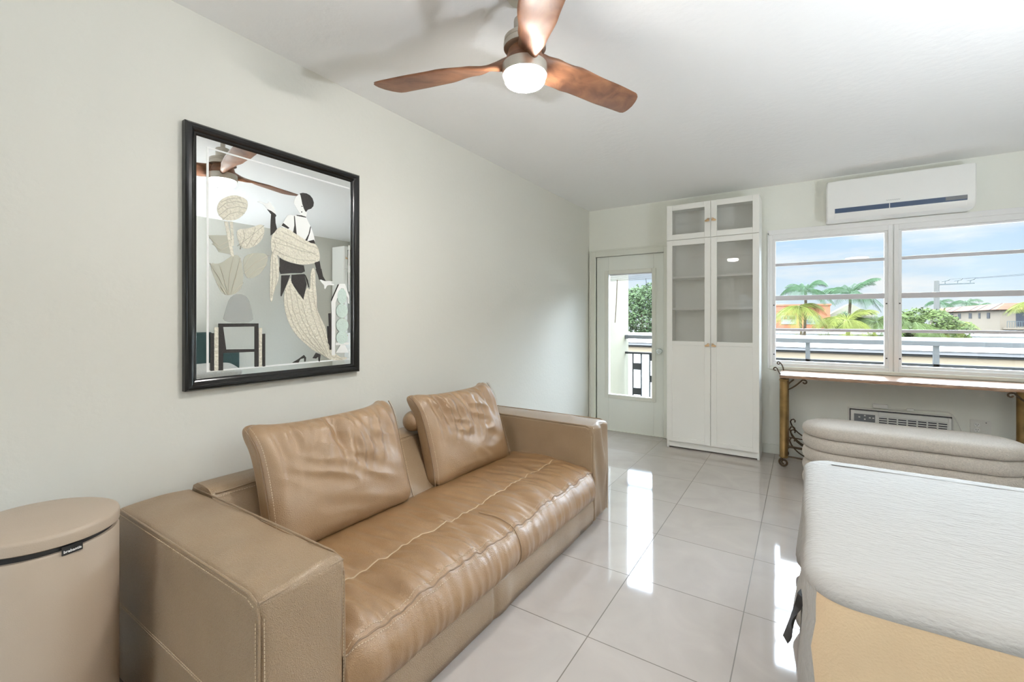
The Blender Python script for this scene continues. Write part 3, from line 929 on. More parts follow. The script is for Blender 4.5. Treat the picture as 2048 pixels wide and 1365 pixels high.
# outlines of the etching on the mirror, metres along the wall and above the floor
ART = {
 'skin': [
  [(1.270,1.876),(1.251,1.861),(1.238,1.841),(1.235,1.817),(1.243,1.810),(1.251,1.795),(1.270,1.774),(1.255,1.768),(1.236,1.760),(1.214,1.763),(1.199,1.750),(1.182,1.715),(1.164,1.698),(1.221,1.687),(1.297,1.649),(1.348,1.646),(1.344,1.671),(1.336,1.695),(1.324,1.723),(1.308,1.749),(1.299,1.767),(1.305,1.792),(1.297,1.794),(1.287,1.803),(1.277,1.837)],
  [(1.063,1.791),(1.073,1.797),(1.089,1.792),(1.109,1.790),(1.114,1.804),(1.124,1.800),(1.129,1.789),(1.141,1.778),(1.145,1.763),(1.147,1.748),(1.129,1.757),(1.107,1.765),(1.096,1.780),(1.079,1.788),(1.066,1.788)],
  [(1.372,1.466),(1.403,1.454),(1.429,1.460),(1.458,1.454),(1.436,1.449),(1.460,1.443),(1.455,1.437),(1.417,1.438),(1.406,1.415),(1.399,1.417),(1.399,1.435),(1.380,1.450)],
 ],
 'ink': [
  [(1.267,1.876),(1.281,1.882),(1.301,1.884),(1.320,1.879),(1.334,1.866),(1.341,1.847),(1.338,1.828),(1.326,1.813),(1.308,1.804),(1.299,1.791),(1.293,1.795),(1.287,1.808),(1.279,1.826),(1.272,1.857)],
  [(1.249,1.767),(1.274,1.770),(1.299,1.767),(1.299,1.763),(1.274,1.763),(1.250,1.763)],
  [(1.273,1.789),(1.279,1.790),(1.279,1.785),(1.273,1.783)],
  [(1.274,1.816),(1.281,1.817),(1.281,1.813),(1.274,1.812)],
  [(1.107,1.766),(1.126,1.761),(1.145,1.751),(1.150,1.744),(1.145,1.736),(1.146,1.709),(1.153,1.683),(1.140,1.663),(1.124,1.647),(1.123,1.684),(1.124,1.715),(1.126,1.746)],
  [(1.183,1.716),(1.213,1.698),(1.207,1.692),(1.174,1.702)],
  [(1.236,1.759),(1.240,1.760),(1.250,1.672),(1.232,1.680),(1.238,1.715)],
  [(1.321,1.724),(1.325,1.723),(1.320,1.693),(1.305,1.649),(1.294,1.650),(1.312,1.684)],
  [(1.308,1.648),(1.341,1.660),(1.349,1.641),(1.324,1.641)],
  [(1.166,1.549),(1.182,1.541),(1.221,1.531),(1.266,1.526),(1.287,1.525),(1.293,1.496),(1.274,1.486),(1.221,1.481),(1.171,1.473),(1.162,1.495),(1.167,1.509)],
  [(1.174,1.467),(1.217,1.472),(1.198,1.422),(1.174,1.367),(1.171,1.371)],
  [(1.225,1.474),(1.289,1.483),(1.302,1.433),(1.284,1.356),(1.242,1.413),(1.224,1.436)],
  [(1.291,1.482),(1.297,1.477),(1.309,1.454),(1.316,1.418),(1.313,1.418),(1.301,1.453)],
  [(1.346,1.546),(1.373,1.556),(1.379,1.523),(1.387,1.490),(1.398,1.463),(1.371,1.461),(1.360,1.499)],
  [(1.352,1.514),(1.383,1.517),(1.392,1.480),(1.408,1.457),(1.390,1.459),(1.371,1.468)],
  [(1.228,1.050),(1.259,1.065),(1.288,1.083),(1.299,1.070),(1.297,1.050),(1.290,1.050),(1.290,1.068),(1.269,1.064),(1.259,1.048)],
  [(1.335,1.064),(1.353,1.090),(1.379,1.079),(1.374,1.044),(1.368,1.045),(1.367,1.070),(1.353,1.061)],
  [(1.440,1.361),(1.480,1.444),(1.487,1.444),(1.442,1.352)],
  [(1.424,1.290),(1.437,1.291),(1.439,1.223),(1.439,1.101),(1.429,1.098),(1.427,1.224)],
  [(1.416,1.224),(1.426,1.224),(1.429,1.121),(1.420,1.138)],
  [(0.903,1.242),(1.068,1.241),(1.068,1.227),(0.921,1.227),(0.921,1.043),(0.903,1.044)],
  [(1.051,1.227),(1.068,1.227),(1.068,1.046),(1.051,1.046)],
  [(0.921,1.227),(0.933,1.131),(1.051,1.126),(1.051,1.114),(0.921,1.116)],
  [(0.872,1.203),(0.886,1.202),(0.886,1.045),(0.872,1.045)],
  [(1.085,1.193),(1.098,1.194),(1.098,1.044),(1.086,1.044)],
 ],
 'gown': [
  [(1.153,1.683),(1.171,1.696),(1.207,1.692),(1.251,1.673),(1.297,1.651),(1.348,1.640),(1.360,1.629),(1.371,1.600),(1.375,1.575),(1.371,1.556),(1.344,1.542),(1.305,1.531),(1.266,1.528),(1.221,1.532),(1.182,1.542),(1.160,1.557),(1.140,1.568),(1.126,1.573),(1.124,1.641)],
  [(1.128,1.585),(1.160,1.554),(1.165,1.455),(1.139,1.394),(1.130,1.339),(1.120,1.344),(1.120,1.481)],
  [(1.196,1.413),(1.219,1.468),(1.223,1.434),(1.282,1.355),(1.304,1.425),(1.320,1.401),(1.322,1.467),(1.329,1.516),(1.348,1.517),(1.351,1.428),(1.358,1.367),(1.356,1.314),(1.380,1.265),(1.408,1.215),(1.417,1.157),(1.436,1.102),(1.475,1.070),(1.499,1.055),(1.534,1.057),(1.539,1.046),(1.499,1.040),(1.441,1.047),(1.413,1.061),(1.380,1.084),(1.336,1.103),(1.292,1.142),(1.259,1.171),(1.226,1.211),(1.202,1.261),(1.190,1.311),(1.186,1.349),(1.188,1.391)],
  [(0.887,1.226),(0.903,1.226),(0.903,1.044),(0.887,1.045)],
  [(1.070,1.220),(1.084,1.221),(1.084,1.045),(1.070,1.045)],
 ],
 'lamp': [
  [(1.439,1.341),(1.439,1.349),(1.488,1.448),(1.523,1.450),(1.550,1.384),(1.550,1.344),(1.540,1.347),(1.540,1.374),(1.514,1.424),(1.499,1.425),(1.465,1.348),(1.462,1.070),(1.442,1.071),(1.442,1.282)],
  [(1.465,1.136),(1.550,1.134),(1.550,1.121),(1.465,1.123)],
  [(1.494,1.122),(1.524,1.120),(1.546,1.079),(1.465,1.082)],
 ],
 'disc': [
  [(1.533,1.383),(1.532,1.372),(1.529,1.362),(1.525,1.353),(1.519,1.347),(1.512,1.342),(1.504,1.341),(1.497,1.342),(1.490,1.346),(1.484,1.352),(1.479,1.360),(1.477,1.370),(1.476,1.380),(1.477,1.391),(1.479,1.401),(1.484,1.409),(1.490,1.416),(1.497,1.421),(1.504,1.423),(1.512,1.422),(1.519,1.418),(1.525,1.412),(1.529,1.403),(1.532,1.394)],
  [(1.540,1.305),(1.539,1.295),(1.536,1.286),(1.530,1.278),(1.522,1.271),(1.513,1.268),(1.504,1.266),(1.495,1.268),(1.486,1.271),(1.479,1.277),(1.473,1.285),(1.470,1.294),(1.469,1.304),(1.470,1.313),(1.473,1.322),(1.479,1.330),(1.486,1.337),(1.495,1.341),(1.504,1.342),(1.513,1.341),(1.522,1.337),(1.530,1.332),(1.536,1.324),(1.539,1.315)],
  [(1.545,1.226),(1.543,1.216),(1.539,1.207),(1.533,1.199),(1.525,1.193),(1.516,1.190),(1.506,1.189),(1.496,1.190),(1.487,1.194),(1.480,1.201),(1.474,1.208),(1.470,1.217),(1.469,1.227),(1.470,1.237),(1.474,1.246),(1.480,1.254),(1.487,1.260),(1.496,1.263),(1.506,1.265),(1.516,1.263),(1.525,1.260),(1.533,1.253),(1.539,1.245),(1.543,1.236)],
  [(1.540,1.161),(1.539,1.152),(1.536,1.144),(1.530,1.137),(1.522,1.132),(1.513,1.129),(1.504,1.128),(1.495,1.129),(1.486,1.133),(1.479,1.139),(1.473,1.146),(1.470,1.155),(1.469,1.163),(1.470,1.172),(1.473,1.180),(1.479,1.187),(1.486,1.192),(1.495,1.196),(1.504,1.197),(1.513,1.195),(1.522,1.192),(1.530,1.186),(1.536,1.179),(1.539,1.170)],
 ],
 'flower': [
  [(0.895,1.719),(0.905,1.757),(0.934,1.784),(0.968,1.799),(1.003,1.796),(1.023,1.783),(1.021,1.750),(1.003,1.718),(0.972,1.689),(0.934,1.680),(0.909,1.691)],
  [(0.926,1.676),(0.940,1.679),(0.965,1.532),(0.953,1.530)],
  [(0.947,1.680),(0.960,1.682),(0.965,1.578),(0.957,1.576)],
  [(0.976,1.653),(1.025,1.661),(1.091,1.701),(1.096,1.644),(1.062,1.591),(0.998,1.563),(0.976,1.616)],
 ],
 'leafy': [
  [(0.865,1.608),(0.946,1.621),(0.951,1.539),(0.905,1.542)],
  [(0.998,1.535),(1.053,1.561),(1.120,1.560),(1.091,1.478),(1.034,1.436),(1.007,1.452)],
  [(0.866,1.498),(0.905,1.489),(0.963,1.541),(0.994,1.535),(1.007,1.415),(0.972,1.366),(0.921,1.360),(0.893,1.416)],
 ],
 'vase': [
  [(0.951,1.367),(1.021,1.371),(1.042,1.289),(1.048,1.243),(0.917,1.244),(0.928,1.292)],
 ],
}

ART_LINES = [[(1.129,1.618),(1.199,1.61),(1.274,1.595),(1.352,1.591)],
[(1.14,1.643),(1.221,1.62),(1.297,1.602),(1.369,1.578)],
[(1.171,1.675),(1.221,1.659),(1.281,1.636),(1.365,1.618)],
[(1.14,1.585),(1.189,1.564),(1.251,1.55),(1.352,1.554)],
[(1.133,1.567),(1.146,1.603),(1.136,1.629)],
[(1.194,1.399),(1.206,1.311),(1.234,1.234),(1.284,1.162),(1.38,1.084)],
[(1.214,1.42),(1.23,1.304),(1.267,1.218),(1.327,1.144),(1.413,1.065)],
[(1.242,1.398),(1.267,1.281),(1.318,1.185),(1.403,1.079)],
[(1.275,1.348),(1.301,1.257),(1.344,1.172),(1.417,1.073)],
[(1.307,1.401),(1.327,1.297),(1.367,1.192),(1.417,1.082)],
[(1.331,1.483),(1.336,1.387),(1.354,1.306),(1.392,1.199),(1.441,1.068)],
[(1.441,1.063),(1.475,1.059),(1.504,1.043)],
[(1.13,1.561),(1.132,1.453),(1.126,1.364)],
[(1.144,1.543),(1.149,1.444),(1.141,1.394)],
[(0.979,1.579),(1.016,1.613),(1.091,1.687)],
[(0.99,1.567),(1.007,1.621),(1.003,1.653)],
[(1.016,1.58),(1.044,1.636),(1.053,1.671)],
[(1.044,1.588),(1.072,1.631),(1.091,1.653)],
[(0.955,1.604),(0.905,1.569),(0.869,1.599)],
[(0.946,1.575),(0.913,1.552),(0.88,1.575)],
[(1.007,1.462),(1.053,1.513),(1.115,1.554)],
[(1.021,1.444),(1.062,1.485),(1.105,1.509)],
[(1.007,1.49),(1.025,1.529),(1.044,1.555)],
[(0.938,1.369),(0.905,1.435),(0.871,1.492)],
[(0.94,1.369),(0.921,1.445),(0.909,1.485)],
[(0.942,1.367),(0.946,1.447),(0.963,1.531)],
[(0.951,1.367),(0.972,1.449),(0.99,1.525)],
[(0.963,1.371),(0.985,1.404),(1.003,1.419)],
[(0.931,1.366),(0.909,1.399),(0.895,1.415)],
[(0.901,1.721),(0.93,1.754),(0.972,1.772),(1.012,1.771)],
[(0.906,1.699),(0.938,1.733),(0.981,1.751),(1.016,1.749)],
[(0.921,1.684),(0.946,1.712),(0.981,1.728),(1.007,1.726)],
[(0.913,1.755),(0.946,1.777),(0.99,1.791)]]

# ------------------------------------------------------------------ etched wall mirror
mir = thing('wall_mirror', (0.0, 1.19, 0.97), 'large black framed mirror etched with a woman and flowers', 'mirror')
MY0, MY1, MZ0, MZ1, FW, FD = 0.776, 1.606, 0.972, 2.052, 0.046, 0.036
prof = [(0.0, 0.0), (0.0, FD * 0.72), (0.004, FD * 0.9), (0.010, FD), (0.020, FD), (0.028, FD * 0.86), (0.034, FD * 0.62), (0.040, FD * 0.55), (FW - 0.002, FD * 0.45), (FW, 0.011), (FW, 0.0)]
b = MB()
loops = []
for d, hh in prof:
    loops.append([(hh, MY0 + d, MZ0 + d), (hh, MY1 - d, MZ0 + d), (hh, MY1 - d, MZ1 - d), (hh, MY0 + d, MZ1 - d)])
b.sweep(loops, closed=True, caps=False)
plabel(b.build('mirror_frame', M['black_frame'], mir, sharp=30), 'glossy black moulded frame')
g = MB().box(0.003, 0.0115, MY0 + FW - 0.006, MY1 - FW + 0.006, MZ0 + FW - 0.006, MZ1 - FW + 0.006)
glass_o = g.build('mirror_glass', M['mirror'], mir)
BX = 0.0117
e = MB()
by0, by1, bz0, bz1, bt = 0.858, 1.552, 1.041, 1.973, 0.0085
e.box(BX, BX + 0.0005, by0, by0 + bt, bz0, bz1).box(BX, BX + 0.0005, by0 + bt, by1, bz1 - bt * 0.8, bz1)
e.box(BX, BX + 0.0005, by0 + bt, by1, bz0, bz0 + bt * 0.8).box(BX, BX + 0.0005, by1 - bt * 0.7, by1, bz0 + bt, 1.10)
e.box(BX, BX + 0.0005, by1 - bt * 0.7, by1, 1.41, 1.66)
plabel(e.build('etched_border', M['skin'], mir, smooth=False), 'thin frosted border line')


def rounded(poly, times=2):
    for _ in range(times):
        out = []
        for a, c in zip(poly, poly[1:] + poly[:1]):
            out.append((a[0] * .75 + c[0] * .25, a[1] * .75 + c[1] * .25))
            out.append((a[0] * .25 + c[0] * .75, a[1] * .25 + c[1] * .75))
        poly = out
    return poly


M['vase_frost'] = glass_mat('thin_grey_frost', (0.94, 0.95, 0.95), 0.0, 0.25, (224, 226, 224))
M['leaf_frost'] = glass_mat('thin_cream_frost', (0.96, 0.96, 0.94), 0.0, 0.55, (222, 222, 208))
ETCHED = [
    ('etched_vase', 'vase', (0,), 'vase_frost', 'faint frosted vase'), ('etched_leaf', 'leafy', (0,), 'leaf_frost', 'faint frosted leaf left of the stems'),
    ('etched_leaf', 'leafy', (1,), 'leaf_frost', 'faint frosted leaf right of the stems'), ('etched_leaves', 'leafy', (2,), 'leaf_frost', 'faint frosted fan of leaves above the vase'),
    ('etched_flower', 'flower', (0,), 'gown', 'cream frosted flower bud'), ('etched_stem', 'flower', (1, 2), 'gown', 'cream frosted stems'), ('etched_leaf', 'flower', (3,), 'gown', 'large cream frosted leaf'),
    ('etched_face', 'skin', (0,), 'skin', 'white frosted face and shoulders'), ('etched_hand', 'skin', (1,), 'skin', 'white raised hand'), ('etched_hand', 'skin', (2,), 'skin', 'white lowered hand'),
    ('etched_shawl', 'gown', (0,), 'gown', 'cream shawl draped over the shoulders'), ('etched_shawl_end', 'gown', (1,), 'gown', 'hanging end of the cream shawl'), ('etched_gown', 'gown', (2,), 'gown', 'long cream gown with a train'),
    ('etched_bar', 'gown', (3,), 'gown', 'cream bar left of the chair'), ('etched_bar', 'gown', (4,), 'gown', 'cream bar right of the chair'),
    ('etched_cap', 'ink', (0,), 'ink', 'black speckled cap'), ('etched_choker', 'ink', (1, 2, 3), 'ink', 'thin black choker and face marks'), ('etched_glove', 'ink', (4,), 'ink', 'black glove of the raised arm'),
    ('etched_strap', 'ink', (5, 6, 7, 8), 'ink', 'black straps and arm bands'), ('etched_waist', 'ink', (9,), 'ink', 'black sash'), ('etched_panel', 'ink', (10,), 'ink', 'left black skirt point'),
    ('etched_panel', 'ink', (11, 12), 'ink', 'right black skirt point'), ('etched_glove', 'ink', (13, 14), 'ink', 'black glove of the lowered arm'), ('etched_shoe', 'ink', (15,), 'ink', 'left black shoe'),
    ('etched_shoe', 'ink', (16,), 'ink', 'right black shoe'), ('etched_shadow', 'ink', (17,), 'ink', 'black edge of the arch'), ('etched_tower', 'ink', (18, 19), 'ink', 'stepped black tower'),
    ('etched_chair', 'ink', (20, 21, 22), 'ink', 'black framed chair'), ('etched_bar', 'ink', (23,), 'ink', 'black bar left of the chair'), ('etched_bar', 'ink', (24,), 'ink', 'black bar right of the chair'),
    ('etched_arch', 'lamp', (0,), 'skin', 'white pointed arch'), ('etched_stand', 'lamp', (1, 2), 'skin', 'white stand under the discs')]
ETCHED += [('etched_disc', 'disc', (i,), 'disc', 'mint green frosted disc, ' + w) for i, w in enumerate(('topmost', 'second from the top', 'third from the top', 'lowest'))]
for lay, (nm, key, idx, mt, lb) in enumerate(ETCHED):
    e = MB()
    for j in idx:
        poly = ART[key][j]
        x0 = BX + 0.00004 * lay + 0.000005 * j
        if key in ('flower', 'leafy', 'gown', 'skin', 'vase') and len(poly) > 4:
            poly = rounded(poly)
        e.prism(poly, lambda a, c, t, x0=x0: (x0 + t, a, c), 0.0005)
    plabel(e.build(nm, M[mt], mir, smooth=False), lb)

ln = MB()
for pts in ART_LINES:
    for (a, c) in zip(pts[:-1], pts[1:]):
        dv = Vector((0, c[0] - a[0], c[1] - a[1]))
        s_ = Vector((0, -dv.z, dv.y)).normalized() * 0.0011
        ln.obox((BX + 0.0026, (a[0] + c[0]) / 2, (a[1] + c[1]) / 2), (0.0002, 0, 0), s_, dv * 0.52)
plabel(ln.build('etched_folds', M['line'], mir, smooth=False), 'fine etched fold and leaf lines')

# ------------------------------------------------------------------ ceiling fan
FC = Vector((1.19, 1.447, 0))
fan = thing('ceiling_fan', (FC.x, FC.y, H), 'three bladed wooden ceiling fan with a lit round lamp', 'ceiling fan')
MB().lathe([(0.0, 0.0), (0.075, 0.0), (0.075, -0.018), (0.068, -0.028), (0.02, -0.032), (0.0, -0.032)], (FC.x, FC.y, H), 40).build('canopy', M['nickel'], fan, sharp=30)
MB().lathe([(0.0, -0.03), (0.014, -0.03), (0.014, -0.125), (0.0, -0.125)], (FC.x, FC.y, H), 20).build('rod', M['nickel'], fan)
MB().lathe([(0.0, 2.398), (0.034, 2.398), (0.041, 2.394), (0.042, 2.388), (0.042, 2.330), (0.072, 2.328), (0.078, 2.323), (0.079, 2.310), (0.077, 2.308), (0.077, 2.305), (0.080, 2.303), (0.080, 2.286), (0.072, 2.283), (0.0, 2.283)], (FC.x, FC.y, 0), 48).build('motor_housing', M['nickel'], fan, sharp=30)
MB().lathe([(0.0, 2.284), (0.058, 2.284), (0.062, 2.278), (0.070, 2.25), (0.078, 2.232), (0.080, 2.226), (0.0, 2.225)], (FC.x, FC.y, 0), 48).build('wooden_hub', M['walnut'], fan, sharp=40)
MB().lathe([(0.0, 2.226), (0.080, 2.226), (0.0845, 2.223), (0.0850, 2.190), (0.084, 2.184), (0.078, 2.183), (0.078, 2.190), (0.0, 2.190)], (FC.x, FC.y, 0), 56).build('lamp_collar', M['nickel'], fan, sharp=30)
MB().lathe([(0.0768, 2.192), (0.0768, 2.172), (0.0755, 2.162), (0.070, 2.1545), (0.057, 2.151), (0.03, 2.1495), (0.0, 2.149)], (FC.x, FC.y, 0), 56).build('lamp_diffuser', M['lamp'], fan, sharp=60)
FAN_AZ = R(70.8)


def lerp_table(tab, r):
    for (r0, v0), (r1, v1) in zip(tab[:-1], tab[1:]):
        if r <= r1:
            t = (r - r0) / (r1 - r0)
            t = t * t * (3 - 2 * t)
            return v0 + (v1 - v0) * t
    return tab[-1][1]


def blade(az):
    ax = Vector((math.cos(az), math.sin(az), 0))
    nx = Vector((-ax.y, ax.x, 0))
    chord = [(0.02, 0.086), (0.09, 0.092), (0.15, 0.112), (0.26, 0.138), (0.36, 0.146), (0.48, 0.152), (0.60, 0.148), (0.70, 0.14)]
    thick = [(0.02, 0.044), (0.09, 0.036), (0.16, 0.022), (0.30, 0.014), (0.70, 0.0085)]
    pitch = [(0.02, -58), (0.07, -50), (0.13, -33), (0.22, -17), (0.36, -9), (0.70, -6)]
    zc = [(0.02, 2.246), (0.08, 2.246), (0.17, 2.246), (0.30, 2.254), (0.65, 2.263)]
    rows = []
    NR, NA = 46, 20
    for i in range(NR + 1):
        t = i / NR
        loop = []
        for k in range(NA):
            a = 2 * PI * k / NA
            ca, sa = math.cos(a), math.sin(a)
            u = (abs(ca) ** 0.75) * (1 if ca >= 0 else -1)
            v = (abs(sa) ** 0.62) * (1 if sa >= 0 else -1)
            rend = 0.650 + 0.030 * u - 0.020 * u * u
            if abs(u) > 0.80:
                rend -= 0.5 * (abs(u) - 0.80) ** 2 * 1.0
            r = 0.03 + (rend - 0.03) * t
            c, th, pt, z = lerp_table(chord, r), lerp_table(thick, r), R(lerp_table(pitch, r)), lerp_table(zc, r)
            q = FC + ax * r + nx * (u * c / 2 * math.cos(pt) - v * th / 2 * math.sin(pt)) + Vector((0, 0, z + u * c / 2 * math.sin(pt) + v * th / 2 * math.cos(pt)))
            loop.append(q)
        rows.append(loop)
    return MB().sweep(rows).build('blade', M['walnut'], fan, sharp=50)


for k in range(3):
    blade(FAN_AZ + k * 2 * PI / 3)

# ------------------------------------------------------------------ waste bin
BC = (0.285, 0.328)
bn = thing('waste_bin', (BC[0], BC[1], 0), 'beige enamel pedal bin with a flat lid beside the near sofa arm', 'waste bin')
BR = 0.168
MB().lathe([(0.0, 0.0), (BR - 0.008, 0.0), (BR - 0.004, 0.012), (BR - 0.004, 0.02), (BR - 0.001, 0.03), (BR - 0.001, 0.645), (BR - 0.004, 0.652), (BR - 0.02, 0.653), (0.0, 0.653)], (*BC, 0), 96).build('bin_body', M['bin'], bn, sharp=40)
MB().lathe([(0.0, 0.650), (BR - 0.012, 0.650), (BR - 0.012, 0.668), (0.0, 0.668)], (*BC, 0), 96).build('rim_gap', M['black'], bn, sharp=40)
ld = MB()
tilt = Matrix.Translation((BC[0], BC[1] + BR, 0.660)) @ Matrix.Rotation(R(-1.9), 4, Vector((0.98, -0.17, 0))) @ Matrix.Translation((-BC[0], -BC[1] - BR, -0.660))
ld.xf = tilt
ld.lathe([(0.0, 0.662), (BR - 0.004, 0.662), (BR, 0.665), (BR, 0.688), (BR - 0.003, 0.695), (BR - 0.012, 0.699), (BR * 0.6, 0.703), (0.0, 0.704)], (*BC, 0), 96)
ld.build('lid', M['bin'], bn, sharp=50)
az = math.atan2(0.356 - BC[1], 0.44 - BC[0])
tg = MB()
NT = 10
half = R(7.2)
vs = []
for i in range(NT + 1):
    a = az - half + 2 * half * i / NT
    for rr, z in ((BR - 0.001, 0.642), (BR - 0.001, 0.664), (BR + 0.0022, 0.664), (BR + 0.0022, 0.642)):
        vs.append((BC[0] + rr * math.cos(a), BC[1] + rr * math.sin(a), z))
tg.sweep([vs[i * 4:i * 4 + 4] for i in range(NT + 1)])
tago = tg.build('name_tag', M['black'], bn)
plabel(tago, 'small black tag with white lettering')


def text_mesh(body, size, fn, name, mat, parent, extrude=0.0, bold=0.0):
    """lettering turned into a mesh, each vertex placed by fn(x, y, z)"""
    cu = bpy.data.curves.new(name, 'FONT')
    cu.body = body
    cu.size = size
    cu.align_x = 'CENTER'
    cu.align_y = 'CENTER'
    cu.extrude = extrude
    cu.offset = bold
    tmp = bpy.data.objects.new(name, cu)
    COL.objects.link(tmp)
    dg = bpy.context.evaluated_depsgraph_get()
    dg.update()
    me = bpy.data.meshes.new_from_object(tmp.evaluated_get(dg))
    bpy.data.objects.remove(tmp)
    bpy.data.curves.remove(cu)
    for v in me.vertices:
        v.co = fn(v.co.x, v.co.y, v.co.z)
    me.materials.clear()
    me.materials.append(mat)
    o = bpy.data.objects.new(name, me)
    COL.objects.link(o)
    o.parent = parent
    if parent.type == 'EMPTY':
        o.matrix_parent_inverse = Matrix.Translation(parent.location).inverted()
    return o


text_mesh('brabantia', 0.0098, lambda a, c, z: Vector((BC[0] + (BR + 0.0026 + z) * math.cos(az + a / BR), BC[1] + (BR + 0.0026 + z) * math.sin(az + a / BR), 0.6505 + c)), 'lettering', M['plastic'], tago, 0.0002, 0.0002)


# ------------------------------------------------------------------ tall cabinets with glass doors
def swan_knob(mb, x, z, s):
    """a small swan facing s (+1 right), on a door front at local y = 0"""
    y = -0.012
    mb.tube([(x, 0.0, z), (x, y, z)], 0.004, 8)
    pts, rs = [], []
    for i in range(9):
        t = i / 8
        pts.append((x + s * (-0.021 + 0.040 * t), y - 0.003, z - 0.006 + 0.006 * math.sin(PI * t * 0.9)))
        rs.append(0.0032 + 0.0075 * math.sin(PI * min(1, t * 0.85 + 0.1)))
    mb.tube(pts, rs, 10)
    neck = []
    for i in range(14):
        a = -0.9 + 4.3 * i / 13
        neck.append((x + s * (0.010 - 0.0085 * math.sin(a) * (1 if a < 1.6 else 0.9)), y - 0.003, z + 0.004 + 0.017 * (i / 13) + (0.004 if i > 9 else 0) * (1 - (i - 9) / 2.5)))
    mb.tube(neck, [0.0038 - 0.0012 * i / 13 for i in range(14)], 8)
    mb.tube([(x + s * 0.0155, y - 0.003, z + 0.019), (x + s * 0.024, y - 0.003, z + 0.013)], [0.003, 0.0008], 8)
    return mb


def cabinet(loc, rotz, w, ndoors, label):
    xf = Matrix.Translation(loc) @ Matrix.Rotation(rotz, 4, 'Z')
    t = thing('glass_cabinet', loc, label, 'cabinet', 'tall white glass door cabinets')
    D = 0.30

    def mk():
        return MB(xf)
    hgt = 2.372
    b = mk()
    b.box(0, 0.018, 0.018, D, 0, hgt).box(w - 0.018, w, 0.018, D, 0, hgt)
    b.box(0.018, w - 0.018, 0.022, D, hgt - 0.018, hgt).box(0.018, w - 0.018, 0.022, D, 0.066, 0.084).box(0.018, w - 0.018, 0.022, D, 2.01, 2.035)
    b.box(0.018, w - 0.018, D - 0.008, D, 0.084, hgt - 0.018)
    b.build('carcass', M['white_in'], t, bevel=0.0015)
    mk().box(0.018, w - 0.018, 0.03, 0.045, 0.012, 0.066).build('plinth', M['white'], t)
    for z in (1.665, 1.360):
        mk().box(0.019, w - 0.019, 0.020, D - 0.01, z - 0.010, z + 0.010).build('shelf', M['white'], t, bevel=0.0015)
    mk().box(0.019, w - 0.019, 0.035, D - 0.01, 1.008, 1.028).build('shelf', M['white'], t, bevel=0.0015)
    dw = w / ndoors
    for i in range(ndoors):
        x0, x1 = i * dw + 0.0015, (i + 1) * dw - 0.0015
        for (z0, z1, zm) in ((2.030, 2.369, None), (0.070, 2.026, 1.035)):
            s = 0.052
            d = mk()
            d.box(x0, x0 + s, 0, 0.018, z0, z1).box(x1 - s, x1, 0, 0.018, z0, z1).box(x0 + s, x1 - s, 0, 0.018, z1 - s, z1).box(x0 + s, x1 - s, 0, 0.018, z0, z0 + s * (0.8 if zm else 1))
            gz = z0 + s
            if zm:
                d.box(x0 + s, x1 - s, 0, 0.018, zm - 0.026, zm + 0.012)
                d.box(x0 + s - 0.004, x1 - s + 0.004, 0.005, 0.013, z0 + 0.03, zm - 0.02)
                gz = zm + 0.012
            door_o = d.build('cabinet_door', M['white'], t, bevel=0.0018)
            mk().add([(x0 + s - 0.004, 0.01, gz - 0.004), (x1 - s + 0.004, 0.01, gz - 0.004), (x1 - s + 0.004, 0.01, z1 - s + 0.004), (x0 + s - 0.004, 0.01, z1 - s + 0.004)], [(0, 1, 2, 3)]).build('glass_pane', M['cab_glass'], door_o)
            kn = mk()
            zk = 2.184 if zm is None else 1.012
            right = (i % 2 == 0) if ndoors > 1 else True
            swan_knob(kn, x1 - 0.026 if right else x0 + 0.026, zk, 1 if right else -1)
            kn.build('swan_knob', M['gold'], door_o)
    return t


cabinet((0.958, 4.510, 0.0), 0.0, 0.80, 2, 'tall white cabinet with glass upper doors beside the balcony door')
cabinet((3.775, 4.70, 0.0), -PI / 2, 0.40, 1, 'narrow white cabinet in the window corner, seen in the mirror')

# ------------------------------------------------------------------ bed
BX0, BX1, BY0, BY1, BZ = 2.075, 4.02, 1.485, 2.86, 0.53
bed = thing('bed', ((BX0 + BX1) / 2, (BY0 + BY1) / 2, 0.0), 'bed with a crinkled white coverlet at the right', 'bed')


def bed_outline(n, inset, rc):
    x0, x1, y0, y1 = BX0 + inset, BX1 - inset, BY0 + inset, BY1 - inset
    rc = max(0.01, rc - inset)
    pts = []
    for (cx, cy, a0) in ((x1 - 0.03, y1 - 0.03, 0), (x0 + rc, y1 - rc, PI / 2), (x0 + rc, y0 + rc, PI), (x1 - 0.03, y0 + 0.03, 1.5 * PI)):
        r = 0.03 if cx > 3 else rc
        for k in range(13):
            a = a0 + PI / 2 * k / 12
            pts.append((cx + r * math.cos(a), cy + r * math.sin(a)))
    out = []
    dens = []
    for (p, q) in zip(pts, pts[1:] + pts[:1]):
        L = math.hypot(q[0] - p[0], q[1] - p[1])
        k = max(1, int(L / 0.02))
        for j in range(k):
            out.append((p[0] + (q[0] - p[0]) * j / k, p[1] + (q[1] - p[1]) * j / k))
    return out


def ring(inset, z, amp=0.0, seed=0.0, rc=0.13):
    o = bed_outline(0, 0, rc)
    cx, cy = (BX0 + BX1) / 2, (BY0 + BY1) / 2
    pts = []
    for i, (x_, y_) in enumerate(o):
        # push each point inwards
        a, c = o[i - 1], o[(i + 1) % len(o)]
        tx, ty = c[0] - a[0], c[1] - a[1]
        L = math.hypot(tx, ty) or 1
        nx_, ny_ = ty / L, -tx / L
        w = amp * (nz(x_ * 6 + seed, y_ * 6, z * 2.2) + 0.5 * nz(x_ * 14, y_ * 14 + seed, z * 3))
        pts.append((x_ + nx_ * (w - inset), y_ + ny_ * (w - inset), z))
    return pts


